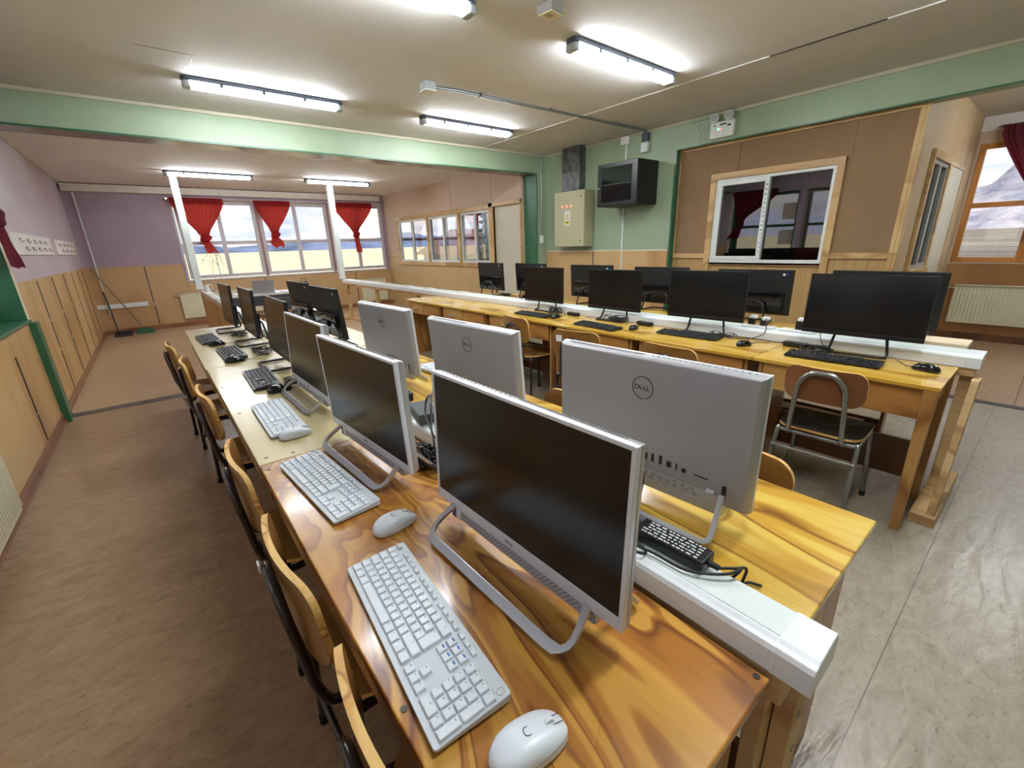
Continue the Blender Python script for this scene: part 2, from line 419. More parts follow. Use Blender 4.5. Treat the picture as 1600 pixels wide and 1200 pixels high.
def text_mesh(name, body, size, M, mat, parent, depth=.0004, align='CENTER'):
    cu = bpy.data.curves.new(name, 'FONT'); cu.body = body; cu.size = size; cu.extrude = depth
    cu.align_x = align; cu.align_y = 'CENTER'; cu.resolution_u = 3
    o = bpy.data.objects.new(name, cu); COL.objects.link(o)
    dg = bpy.context.evaluated_depsgraph_get(); dg.update()
    me = bpy.data.meshes.new_from_object(o.evaluated_get(dg)); bpy.data.objects.remove(o)
    me.transform(M); me.materials.clear(); me.materials.append(MATS[mat])
    for p in me.polygons: p.material_index = 0
    return me
def link_mesh(name, me, parent):
    o = bpy.data.objects.new(name, me); COL.objects.link(o); o.parent = parent; return o
def join_meshes(name, meshes):
    bm = bmesh.new()
    for m in meshes: bm.from_mesh(m)
    me = bpy.data.meshes.new(name); bm.to_mesh(me); bm.free()
    me.materials.append(meshes[0].materials[0]); return me

# ------------------------------------------------------------------ room shell
XL, XR, XD, XP, XW = -.89, 5.2, 4.93, 5.3, 8.35
YB, YF, H, H2, ZB = 5.47, 11.13, 2.70, 2.635, 2.42
YBK = -2.3
def wall_x(name, mat, x, xb, y0, y1, z0, z1, holes=()):
    """wall in a plane of constant x (thickness x..xb) with rectangular holes (y0,y1,z0,z1)"""
    mb = MB(); hs = sorted(holes); y = y0
    for a, b, c, d in hs:
        if a > y: mb.box(min(x, xb), max(x, xb), y, a, z0, z1)
        if c > z0: mb.box(min(x, xb), max(x, xb), a, b, z0, c)
        if d < z1: mb.box(min(x, xb), max(x, xb), a, b, d, z1)
        y = b
    if y < y1: mb.box(min(x, xb), max(x, xb), y, y1, z0, z1)
    return mb.build(name, mat)
def wall_y(name, mat, y, yb, x0, x1, z0, z1, holes=()):
    mb = MB(); hs = sorted(holes); x = x0
    for a, b, c, d in hs:
        if a > x: mb.box(x, a, min(y, yb), max(y, yb), z0, z1)
        if c > z0: mb.box(a, b, min(y, yb), max(y, yb), z0, c)
        if d < z1: mb.box(a, b, min(y, yb), max(y, yb), d, z1)
        x = b
    if x < x1: mb.box(x, x1, min(y, yb), max(y, yb), z0, z1)
    return mb.build(name, mat)

def curtain(name, label, cx, z_top, w_top, z_knot, w_knot, z_bot, w_bot, loc, rz, knot_dx=0.0, lean=0.0, pleats=9, group=None, blobby=False, cloth='red_cloth'):
    """tied curtain hanging in its own x-z plane; loc is the rod centre on the floor line"""
    t = thing(name, label, 'curtain', loc, rz, group)
    prof = []
    zt = z_top
    prof.append((z_top, w_top, 0, .6)); prof.append((z_top-.10, w_top*.98, 0, .7))
    n = 10
    for i in range(1, n):
        f = i/n; e = f**1.15
        prof.append((z_top-.10+(z_knot+.10-(z_top-.10))*f, w_top*.98+(w_knot-w_top*.98)*e, knot_dx*e, .9))
    prof.append((z_knot+.06, w_knot, knot_dx, 1))
    U = 64; vs = []; fs = []
    for j, (z, w, dx, amp) in enumerate(prof):
        for i in range(U+1):
            u = i/U-.5
            ph = u*pleats*2*pi
            dep = .018*amp*sin(ph+.6*sin(j*.5))+.01*sin(ph*2.3+j*.3)
            vs.append((cx+dx+u*w, dep, z+.004*sin(ph*.7)))
    for j in range(len(prof)-1):
        for i in range(U):
            a = j*(U+1)+i; fs.append((a, a+1, a+U+2, a+U+1))
    MB().add(vs, fs, True).build('drape', cloth, t)
    mb = MB().box(cx-w_top/2, cx+w_top/2, -.012, .012, z_top-.085, z_top+.012)
    hem = []; hf = []
    for j, z in enumerate((z_top+.02, z_top-.09)):
        for i in range(U+1):
            u = i/U-.5; hem.append((cx+u*w_top, -.024+.012*sin(u*pleats*5*pi)+.006*sin(u*70), z))
    for i in range(U): hf.append((i, i+1, i+U+2, i+U+1))
    MB().add(hem, hf, True).build('heading', cloth, t)
    kx = cx+knot_dx; vs = []; fs = []; R = 14; 
    for j in range(8):     # knot: squashed twisted ball
        v = j/7; rr = w_knot*.62*(sin(pi*(.12+.76*v)))*(1+.1*sin(9*v))
        for i in range(R):
            a = 2*pi*i/R; q = rr*(1+.16*sin(3*a+4*v))
            vs.append((kx+q*cos(a)+.012*sin(5*v), q*.6*sin(a), z_knot+.075-.15*v))
    for j in range(7):
        for i in range(R): fs.append((j*R+i, j*R+(i+1) % R, (j+1)*R+(i+1) % R, (j+1)*R+i))
    fs.append(tuple(range(R))[::-1]); fs.append(tuple(range(7*R, 8*R)))
    MB().add(vs, fs, True).build('knot', cloth, t)
    vs = []; fs = []; U = 20; J = 7
    for j in range(J):
        v = j/(J-1); w = w_knot*.75+(w_bot-w_knot*.75)*v
        if blobby: w = w_knot*.8+(w_bot-w_knot*.8)*sin(pi*.5*min(1, v*1.5))*(1-.45*max(0, v-.7)/.3)
        for i in range(U+1):
            u = i/U-.5
            vs.append((kx+lean*v+u*w, .022*sin(u*18+v*2), z_knot-.05+(z_bot-z_knot+.05)*v+(.02*sin(u*9) if j == J-1 else 0)))
    for j in range(J-1):
        for i in range(U):
            a = j*(U+1)+i; fs.append((a, a+1, a+U+2, a+U+1))
    MB().add(vs, fs, True).build('tail', cloth, t)
    return t

def window_x_plane(idx, x0, x1, y, z0, z1, rail, mull, mat='window_paint', th=.07, glass='pane_glass', fw=.065):
    """window facing -Y, in the plane y: frame, mullion, rail and four panes"""
    root = bpy.data.objects.new('window_%d' % idx, None); COL.objects.link(root); root.location = ((x0+x1)/2, y, z0); st(root)
    ox, oz = (x0+x1)/2, z0
    a, b = x0-ox, x1-ox; h = z1-z0; r = rail-z0; m = mull-ox
    mb = MB()
    mb.box(a, b, -th/2, th/2, 0, fw); mb.box(a, b, -th/2, th/2, h-fw, h)
    mb.box(a, a+fw, -th/2, th/2, fw, h-fw); mb.box(b-fw, b, -th/2, th/2, fw, h-fw)
    mb.build('window_frame', mat, root, .004)
    MB().box(m-fw*.55, m+fw*.55, -th/2+.004, th/2-.004, fw, h-fw).build('mullion', mat, root, .003)
    MB().box(a+fw, b-fw, -th/2+.008, th/2-.008, r-.035, r+.035).build('transom', mat, root, .003)
    for (p, q) in ((a+fw, m-fw*.55), (m+fw*.55, b-fw)):
        for (c, d) in ((fw, r-.035), (r+.035, h-fw)):
            MB().box(p, q, -.003, .003, c, d).build('pane', glass, root)
    return root
def window_y_plane(idx, y0, y1, x, z0, z1, rail, mulls, mat, th=.07, glass='pane_glass', fw=.06):
    root = bpy.data.objects.new('window_%d' % idx, None); COL.objects.link(root); root.location = (x, (y0+y1)/2, z0); st(root)
    oy = (y0+y1)/2; a, b = y0-oy, y1-oy; h = z1-z0
    mb = MB()
    mb.box(-th/2, th/2, a, b, 0, fw); mb.box(-th/2, th/2, a, b, h-fw, h)
    mb.box(-th/2, th/2, a, a+fw, fw, h-fw); mb.box(-th/2, th/2, b-fw, b, fw, h-fw)
    mb.build('window_frame', mat, root, .004)
    edges = [a+fw]
    for m in mulls:
        m -= oy; MB().box(-th/2+.004, th/2-.004, m-fw*.5, m+fw*.5, fw, h-fw).build('mullion', mat, root, .003)
        edges += [m-fw*.5, m+fw*.5]
    edges.append(b-fw)
    zs = [(fw, h-fw)]
    if rail:
        r = rail-z0; MB().box(-th/2+.008, th/2-.008, a+fw, b-fw, r-.03, r+.03).build('transom', mat, root, .003); zs = [(fw, r-.03), (r+.03, h-fw)]
    for i in range(0, len(edges), 2):
        for c, d in zs: MB().box(-.003, .003, edges[i], edges[i+1], c, d).build('pane', glass, root)
    return root

def grooves_y(x, ys, z0, z1, sgn):     # dark gaps between wall boards, on a wall of constant x
    mb = MB()
    for y in ys:
        for a, b in ((z0, z0+(z1-z0)*.38), (z0+(z1-z0)*.40, z0+(z1-z0)*.98)): mb.box(x, x+sgn*.004, y-.008, y+.008, a, b)
    return mb

def build_shell():
    # floors
    st(box('floor', 'vinyl_floor', XL-.3, XR+.12, YBK-.1, YB+.1, -.08, 0))
    st(box('floor_back', 'back_floor', XL-.3, 8.6, YB+.1, YF+.2, -.08, -.001))
    st(box('floor_right', 'tile_floor', XR+.12, XW+.2, YBK-.1, YB+.1, -.08, -.001))
    st(box('trim_1', 'galvanised', XL, 4.9, YB+.02, YB+.15, -.001, .004))        # metal threshold across the opening
    st(box('trim_2', 'mark_dark', XR+.04, XR+.12, YBK, .98, -.001, .005))
    # ceilings
    st(box('ceiling', 'ceiling_paint', XL-.3, XW+.3, YBK-.1, YB+.15, H, H+.1))
    st(box('ceiling_back', 'ceiling_back_paint', XL-.3, 8.7, YB+.301, YF+.3, H2, H2+.1))
    # raised ceiling joint running away from the camera, partly open
    mb = MB()
    for a, b, w in ((-2.2, .75, .03), (.75, 1.05, .028), (1.75, 5.4, .028)): mb.box(3.985, 3.985+w, a, b, H-.008, H+.01)
    st(mb.build('trim_3', 'ceiling_paint', None, .003))
    st(MB().box(3.99, 4.0, 1.05, 1.75, H-.006, H+.01).box(3.99, 4.0, 4.8, 5.3, H-.009, H+.01).build('trim_4', 'mark_dark'))
    st(MB().box(.50, .56, 4.078, 4.084, H-.002, H).box(.24, .5, 4.07, 4.073, H-.0015, H).box(.55, .554, 4.1, 4.4, H-.001, H).build('trim_5', 'mark_dark'))
    # beam over the wide opening and the pier beside it
    st(box('wall_beam', 'green_paint', XL-.1, 5.0, YB, YB+.3, ZB+.012, H))
    st(box('trim_6', 'beam_underside', XL-.1, 4.98, YB+.012, YB+.3, ZB+.002, ZB+.012))
    st(box('trim_7', 'dark_green_paint', XL-.1, 4.98, YB-.004, YB+.012, ZB-.002, ZB+.014))
    st(MB().box(XL-.1, XR, YB-.018, YB, H-.03, H).box(XR-.018, XR, YBK, YB-.01, H-.03, H).build('trim_8', 'ceiling_trim', None, .006))
    st(box('wall_pier', 'green_paint', 5.0, XR+.1, YB, YB+.3, 0, H))
    st(MB().box(4.98, 5.0, YB-.004, YB+.31, 0, ZB+.01).build('trim_9', 'dark_green_paint', None, .004))
    # green wall on the right and header carrying on over the side room
    st(box('wall_right', 'green_paint', XR, XR+.1, 3.225, YB, 0, H))
    st(box('wall_right_header', 'green_paint', XR, XR+.22, YBK, 3.225, ZB, H))
    st(box('trim_10', 'dark_green_paint', XR-.003, XR+.02, YBK, 3.225, ZB-.014, ZB))
    st(box('trim_11', 'dark_green_paint', XR-.004, XR+.1, 3.205, 3.229, 0, ZB))
    wb = MB().box(XR-.012, XR, 4.47, YB-.005, 0, 1.265).box(XR-.012, XR, 3.235, 4.455, 0, 1.265)
    st(wb.build('wall_right_wainscot', 'wall_board', None, .003)); st(box('trim_31', 'mark_dark', XR-.0125, XR-.002, 4.455, 4.47, .1, 1.26))
    st(box('trim_12', 'cream_paint', XR-.014, XR-.002, 3.24, YB-.01, 1.265, 1.28))
    # brown partition with the dark window
    st(wall_x('wall_partition', 'brown_board', XP, XP+.08, 1.0, 3.26, 1.2, ZB, [(1.52, 2.78, 1.2, 2.07)]))
    st(wall_x('wall_partition_slats', 'slat_board_amber', XP, XP+.08, 1.0, 3.26, 0, 1.2, [(1.52, 2.78, 1.1, 1.2)]))
    mb = MB()
    mb.box(XP-.02, XP, 1.0, 3.24, ZB-.035, ZB-.005); mb.box(XP-.02, XP, 3.2, 3.235, 0, ZB-.035); mb.box(XP-.02, XP, 1.0, 1.035, 0, ZB-.035)
    mb.box(XP-.025, XP, 2.78, 3.2, 1.17, 1.205); mb.box(XP-.025, XP, 1.035, 1.52, 1.17, 1.205)
    mb.box(XP-.018, XP, 2.78, 3.2, 1.205, 1.225); mb.box(XP-.018, XP, 1.035, 1.52, 1.205, 1.225)
    st(mb.build('trim_13', 'pine_trim', None, .003))
    st(MB().box(XP-.003, XP, 2.5, 2.506, 2.1, ZB-.04).box(XP-.003, XP, 1.46, 1.465, 2.1, ZB-.04).build('trim_14', 'dark_board'))
    root = bpy.data.objects.new('window_8', None); COL.objects.link(root); root.location = (XP, 2.15, 1.1); st(root)
    mb = MB()
    mb.box(-.03, .05, -.66, .66, -.005, 0.0+.0); 
    for a, b, c, d in ((-.655, -.59, -.08, .99), (.575, .64, -.08, .99)): mb.box(-.028, 0, a, b, c, d)
    mb.box(-.03, 0, -.655, .64, .93, .995)
    mb.build('casing', 'pine_trim', root, .004)
    mb = MB().box(-.012, .04, -.59, .575, .02, .055).box(-.012, .04, -.59, .575, .9, .93).box(-.012, .04, -.59, -.56, .055, .9).box(-.012, .04, .545, .575, .055, .9)
    mb.build('window_frame', 'white_frame', root, .003)
    MB().box(-.02, .03, .0, .5451, .055, .095).box(-.02, .03, 0, .545, .86, .9).box(-.02, .03, 0, .045, .095, .86).box(-.02, .03, .5, .545, .095, .86).build('sash', 'white_frame', root, .003)
    MB().box(.002, .006, .045, .5, .095, .86).build('pane', 'pane_glass_tinted', root)
    MB().box(.016, .02, -.56, .0, .055, .9).build('pane', 'pane_glass_tinted', root)
    mb = MB(); r = random.Random(3)
    for i in range(16): z = .14+i*.045; mb.box(-.0212, -.0202, .012, .012+r.uniform(.006, .02), z, z+r.uniform(.008, .02))
    mb.build('pencil_marks', 'legend_grey', root)
    # office behind the dark window: closed dark room
    st(wall_y('wall_office_near', 'partition_ply', 1.0, 1.08, XP+.081, XW, 0, H, [(5.95, 6.75, 1.03, 2.06)]))
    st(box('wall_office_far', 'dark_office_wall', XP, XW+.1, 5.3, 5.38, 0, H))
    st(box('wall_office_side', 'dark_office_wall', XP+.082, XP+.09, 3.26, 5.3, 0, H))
    # narrow window and door in the return wall
    root = bpy.data.objects.new('window_9', None); COL.objects.link(root); root.location = (6.35, 1.0, 1.03); st(root)
    MB().box(-.47, .47, -.03, 0, 1.03, 1.10).box(-.47, -.40, -.03, 0, -.06, 1.03).box(.40, .47, -.03, 0, -.06, 1.03).box(-.47, .47, -.05, 0, -.07, -.0).build('casing', 'pine_trim', root, .004)
    MB().box(-.40, .40, -.01, .05, 0, .04).box(-.40, .40, -.01, .05, .99, 1.03).box(-.4, -.36, -.01, .05, .04, .99).box(.36, .4, -.01, .05, .04, .99).box(-.04, .04, -.015, .05, .04, .99).build('window_frame', 'grey_frame', root, .003)
    MB().box(-.36, -.04, .01, .014, .04, .99).build('pane', 'pane_glass_tinted', root); MB().box(.04, .36, .02, .024, .04, .99).build('pane', 'pane_glass_tinted', root)
    st(MB().box(XP-.02, XP+.085, .975, 1.0, 0, ZB).build('trim_15', 'pine_trim', None, .004))
    root = bpy.data.objects.new('door_2', None); COL.objects.link(root); root.location = (7.3, 1.0, 0); st(root)
    MB().box(-.40, .40, -.012, 0, 0, 2.06).build('door_leaf', 'door_paint', root, .003)
    MB().box(-.44, -.402, -.02, 0, 0, 2.1).box(.402, .44, -.02, 0, 0, 2.1).box(-.44, .44, -.02, 0, 2.062, 2.1).build('door_frame', 'pine_trim', root, .003)
    MB().tube([(.33, -.012, 1.0), (.33, -.05, 1.0), (.25, -.05, 1.0)], .009, 8).build('door_handle', 'handle_metal', root)
    # outer wall of the side room with its windows
    st(wall_x('wall_outer_right', 'salmon_paint', XW, XW+.15, YBK, 1.0, 0, H, [(-1.9, 1.0-.03, 1.0, 2.4)]))
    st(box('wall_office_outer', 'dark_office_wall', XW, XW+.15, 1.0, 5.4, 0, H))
    st(box('wall_outer_right_wainscot', 'wall_board_orange', XW-.012, XW, YBK, .98, 0, .98))
    st(box('trim_16', 'ceiling_back_paint', XW-.02, XW, YBK, 1.0, H-.16, H))
    st(box('baseboard_right', 'dark_board', XW-.03, XW-.012, YBK, .98, 0, .09))
    window_y_plane(10, .34, .97, XW+.03, 1.0, 2.4, 1.69, [], 'orange_frame')
    window_y_plane(11, -.75, .26, XW+.03, 1.0, 2.4, 1.69, [-.25], 'orange_frame')
    window_y_plane(12, -1.88, -.85, XW+.03, 1.0, 2.4, 1.69, [-1.4], 'orange_frame')
    st(box('trim_17', 'orange_frame', XW-.01, XW+.06, .26, .34, 1.0, 2.4)); st(box('trim_18', 'orange_frame', XW-.01, XW+.06, -.85, -.75, 1.0, 2.4))
    # wall behind the camera
    st(box('wall_back', 'green_paint', XL-.1, XW+.1, YBK-.1, YBK, 0, H))
    # left wall: window bays on the near side, lilac wall beyond the beam
    holes = [(-.75, .75, .92, 2.35), (.87, 2.37, .92, 2.35), (2.49, 3.9, .92, 2.35), (4.02, 5.42, .92, 2.35)]
    st(wall_x('wall_left', 'lilac_paint', XL, XL-.22, YBK, YB+.05, 0, H, holes))
    st(wall_x('wall_left_back', 'lilac_paint', XL, XL-.22, YB+.05, YF+.2, 0, H))
    mb = MB().box(XL-.2, XL+.03, 4.02, 5.42, .9, .925).box(XL-.2, XL+.012, 5.40, 5.42, .925, 2.35).box(XL-.2, XL+.01, 4.02, 4.04, .925, 2.35)
    st(mb.build('trim_19', 'dark_green_paint', None, .003))
    st(MB().box(XL, XL+.012, 5.42, 5.50, .905, ZB).build('trim_20', 'cream_paint', None, .003))
    st(MB().box(XL, XL+.06, 5.36, 5.50, 0, .90).build('trim_21', 'dark_green_paint', None, .004))
    n = 3
    for i, (a, b, c, d) in enumerate(holes): window_y_plane(13+i, a, b-.022, XL-.17, c+.006, d, 1.62, [a+(b-a)*.5], 'dark_green_paint')
    # wainscot boards of the left wall
    mb = MB(); ys = [-2.3, -1.1, .1, 1.3, 2.4, 3.5, 4.61, 5.405]
    for a, b in zip(ys[:-1], ys[1:]): mb.box(XL, XL+.012, a+.001, b-.001, .08, .90)
    st(mb.build('wall_left_wainscot', 'wall_board', None, .002))
    mb = MB(); ys = [5.505, 6.36, 7.3, 8.22, 9.05, 9.83, 10.5, YF]
    for a, b in zip(ys[:-1], ys[1:]): mb.box(XL, XL+.012, a+.001, b-.001, .08, 1.22)
    st(mb.build('wall_left_back_wainscot', 'wall_board', None, .002))
    st(MB().box(XL, XL+.022, YBK, 5.40, 0, .085).box(XL, XL+.03, YBK, 5.40, 0, .03).build('baseboard_left', 'baseboard_wood', None, .006))
    st(MB().box(XL, XL+.022, 5.51, YF, 0, .085).build('baseboard_left_back', 'baseboard_wood', None, .006))
    st(MB().box(XL, XL+.02, 5.6, YF, H2-.02, H2).build('trim_23', 'ceiling_trim', None, .004))
    # far wall with three double windows
    fh = [(.62, 4.88, .90, 2.42)]
    st(wall_y('wall_far', 'purple_paint', YF, YF+.18, XL-.2, XD+.0, 0, H2, fh))
    st(wall_y('wall_far_office', 'office_wall', YF, YF+.18, XD, 8.6, 0, H2, [(5.2, 8.35, .95, 2.3)]))
    for i, (a, b) in enumerate(((.64, 2.03), (2.08, 3.52), (3.57, 4.86))):
        window_x_plane(1+i, a, b, YF+.06, .92, 2.41, 1.61, (a+b)/2+(.02 if i < 2 else -.02))
    st(MB().box(2.03, 2.08, YF+.02, YF+.12, .9, 2.42).box(3.52, 3.57, YF+.02, YF+.12, .9, 2.42).build('trim_24', 'window_paint_brown', None, .004))
    st(MB().box(.56, 4.85, YF-.03, YF+.02, .875, .905).box(.56, 4.85, YF-.012, YF+.02, 2.42, 2.46).box(.58, .62, YF-.012, YF+.02, .905, 2.42).build('trim_25', 'window_paint', None, .004))
    for i, (a, b) in enumerate(((5.22, 6.2), (6.24, 7.25), (7.3, 8.32))): window_x_plane(4+i, a, b, YF+.06, .97, 2.29, 1.6, (a+b)/2, 'window_paint_brown')
    mb = MB(); xs = [XL, -.05, .555, .95, 1.97, 3.0, 4.0, XD]
    for a, b in zip(xs[:-1], xs[1:]): mb.box(a+.003, b-.003, YF-.012, YF, .08, .87 if a > .5 else 1.22)
    st(mb.build('wall_far_wainscot', 'wall_board_back', None, .002))
    mb = MB()
    for x, zt in ((-.05, 1.2), (1.97, .86), (4.0, .86)): mb.box(x-.008, x+.008, YF-.0135, YF-.004, .52, zt).box(x-.008, x+.008, YF-.0135, YF-.004, .1, .47)
    st(mb.build('trim_26', 'mark_dark'))
    mb = MB()
    for y in (6.36, 7.3, 8.22, 9.05, 9.83, 10.5): mb.box(XL+.004, XL+.015, y-.018, y+.018, .10, .50).box(XL+.004, XL+.015, y-.018, y+.018, .53, .80).box(XL+.004, XL+.015, y-.018, y+.018, .83, 1.20)
    for y in (4.61, 3.5): mb.box(XL+.004, XL+.015, y-.018, y+.018, .09, .30).box(XL+.004, XL+.015, y-.018, y+.018, .315, .74)
    st(mb.build('trim_30', 'mark_dark'))
    st(box('baseboard_far', 'baseboard_wood', XL, XD, YF-.026, YF-.012, 0, .085))
    st(box('trim_27', 'white_trim_paint', XL+.03, 4.78, YF-.14, YF-.001, H2-.135, H2-.015))
    # partition with door and three sliding windows (right side of the back room)
    oh = [(5.80, 6.55, 0, 2.03), (6.68, 7.64, 1.075, 2.005), (7.73, 8.91, 1.075, 2.005), (8.99, 10.40, 1.075, 2.005)]
    st(wall_x('wall_door_side', 'salmon_paint', XD, XD+.08, YB+.301, YF, 1.22, H2, [(a, b, max(c, 1.22), d) for a, b, c, d in oh]))
    st(wall_x('wall_door_side_slats', 'slat_board', XD, XD+.08, YB+.301, YF, 0, 1.22, [(a, b, c, 1.22) for a, b, c, d in oh]))
    st(MB().box(XD-.02, XD, 10.45, YF-.002, 1.2, 1.235).box(XD-.03, XD, 6.66, 10.45, 1.0, 1.075).box(XD-.02, XD, 6.66, 10.45, 2.005, 2.08).box(XD-.02, XD, 10.40, 10.45, 1.075, 2.005)
       .box(XD-.02, XD+.06, 8.91, 8.99, 1.075, 2.005).box(XD-.02, XD+.06, 7.64, 7.73, 1.075, 2.005).build('trim_28', 'pine_trim', None, .004))
    st(MB().box(XD-.002, XD, 7.93, 7.936, 2.08, H2).box(XD-.002, XD, 6.6, 6.606, 2.15, H2).build('trim_29', 'dark_board'))
    for i, (a, b, c, d) in enumerate(oh[1:]):
        window_y_plane(20+i, a, b, XD+.03, c, d, None, [(a+b)/2], 'white_frame', .05, 'pane_glass_tinted' if 0 else 'pane_glass', .045)
    root = bpy.data.objects.new('door_1', None); COL.objects.link(root); root.location = (XD, 6.175, 0); st(root)
    MB().box(.03, .065, -.373, .373, .005, 2.03).build('door_leaf', 'door_paint', root, .003)
    MB().box(-.025, .08, -.40, -.375, 0, 2.10).box(-.025, .08, .375, .485, 0, 2.10).box(-.025, .08, -.40, .485, 2.032, 2.10).build('door_frame', 'pine_trim', root, .004)
    MB().tube([(.03, -.33, 1.0), (-.02, -.33, 1.0), (-.02, -.24, 1.0)], .009, 8).build('door_handle', 'handle_metal', root)
    # office beyond it
    st(box('wall_office_right', 'office_wall', 8.5, 8.6, YB+.2, YF+.1, 0, H2)); st(box('wall_office_front', 'office_wall', XR+.1, 8.6, YB+.15, YB+.25, 0, H))
build_shell()

# ------------------------------------------------------------------ curtains
G = 'red curtains on the far windows'
curtain('curtain', 'red tied curtain on the far windows, leftmost, partly behind the white post', 0, 2.43, .88, 1.70, .17, 1.42, .2, (1.03, YF-.09, 0), 0, -.0, .07, 9)
curtain('curtain', 'red tied curtain over the middle far window, ending in a rounded bulge', 0, 2.42, .70, 1.75, .16, 1.50, .27, (2.37, YF-.09, 0), 0, -.05, .03, 8, None, True)
curtain('curtain', 'red tied curtain over the rightmost far window, with a long thin tail', 0, 2.43, .94, 1.74, .14, 1.33, .15, (4.11, YF-.09, 0), 0, .0, .03, 9)
curtain('curtain', 'darkly shaded red curtain tail at the left edge beside the green window recess', 0, 2.40, 1.0, 1.72, .16, 1.36, .30, (XL+.08, 4.93, 0), rad(90), .25, .15, 8, cloth='red_cloth_shaded')
curtain('curtain', 'darkly shaded red curtain at the right edge over the mountain view window', 0, 2.56, .95, 1.60, .22, 1.3, .2, (XW-.08, .33, 0), rad(90), -.07, .02, 8, cloth='red_cloth_shaded')
t = thing('curtain_rod', 'thin metal curtain rod above the far windows', 'curtain rod', (2.6, YF-.09, 2.425))
MB().tube([(-2.1, 0, 0), (2.1, 0, 0)], .006, 8).build('rod', 'handle_metal', t)
for x in (-2.05, -.62, .88):
    MB().box(x-.012, x+.012, -.012, .088, -.02, .02).build('bracket', 'handle_metal', t)
t = thing('curtain_rod', 'curtain rod above the mountain view window at the right edge', 'curtain rod', (XW-.07, -.4, 2.565))
MB().tube([(0, -1.3, 0), (0, 1.25, 0)], .007, 8).build('rod', 'dark_board', t); MB().box(-.01, .068, 1.2, 1.22, -.015, .015).build('bracket', 'dark_board', t)
def office_curtain():
    t = thing('curtain', 'bright red curtain hanging behind the right pane of the dark office window', 'curtain', (XP+.16, 1.66, 0), rad(90))
    vs = []; fs = []; U = 30
    for j, z in enumerate((2.05, 1.6, 1.2, .8)):
        for i in range(U+1): vs.append(((i/U-.5)*.42+.0*j, .015*sin(i*1.3)+.008*sin(i*2.9+j), z))
    for j in range(3):
        for i in range(U): a = j*(U+1)+i; fs.append((a, a+1, a+U+2, a+U+1))
    MB().add(vs, fs, True).build('drape', 'red_cloth', t)
    MB().tube([(-.3, .0, 2.05), (.3, 0, 2.05)], .006, 6).box(-.3, -.28, 0, .069, 2.03, 2.06).box(.26, .28, 0, .069, 2.03, 2.06).build('rod', 'dark_board', t)
office_curtain()

# ------------------------------------------------------------------ ceiling lamps and services
def make_tube_light():
    t = thing('ceiling_light', '', 'ceiling light')
    poly = rrect(-.61, .61, -.055, .055, .04)
    MB().prism(poly, -.03, 0).build('base', 'fixture_grey', t, .004)
    MB().prism(rrect(-.607, -.552, -.048, .048, .02), -.075, -.03).build('end_cap', 'fixture_clear', t, .008); MB().prism(rrect(.552, .607, -.048, .048, .02), -.075, -.03).build('end_cap', 'fixture_clear', t, .008)
    MB().prism([(-.044, -.03), (-.044, -.055), (-.03, -.072), (.03, -.072), (.044, -.055), (.044, -.03)], -.55, .55, 'X').build('diffuser', 'tube_light', t)
    for x in (-.35, -.05, .27): 
        MB().box(x-.012, x+.012, -.052, -.046, -.052, -.02).build('clip', 'fixture_grey', t); MB().box(x-.012, x+.012, .046, .052, -.052, -.02).build('clip', 'fixture_grey', t)
    return t
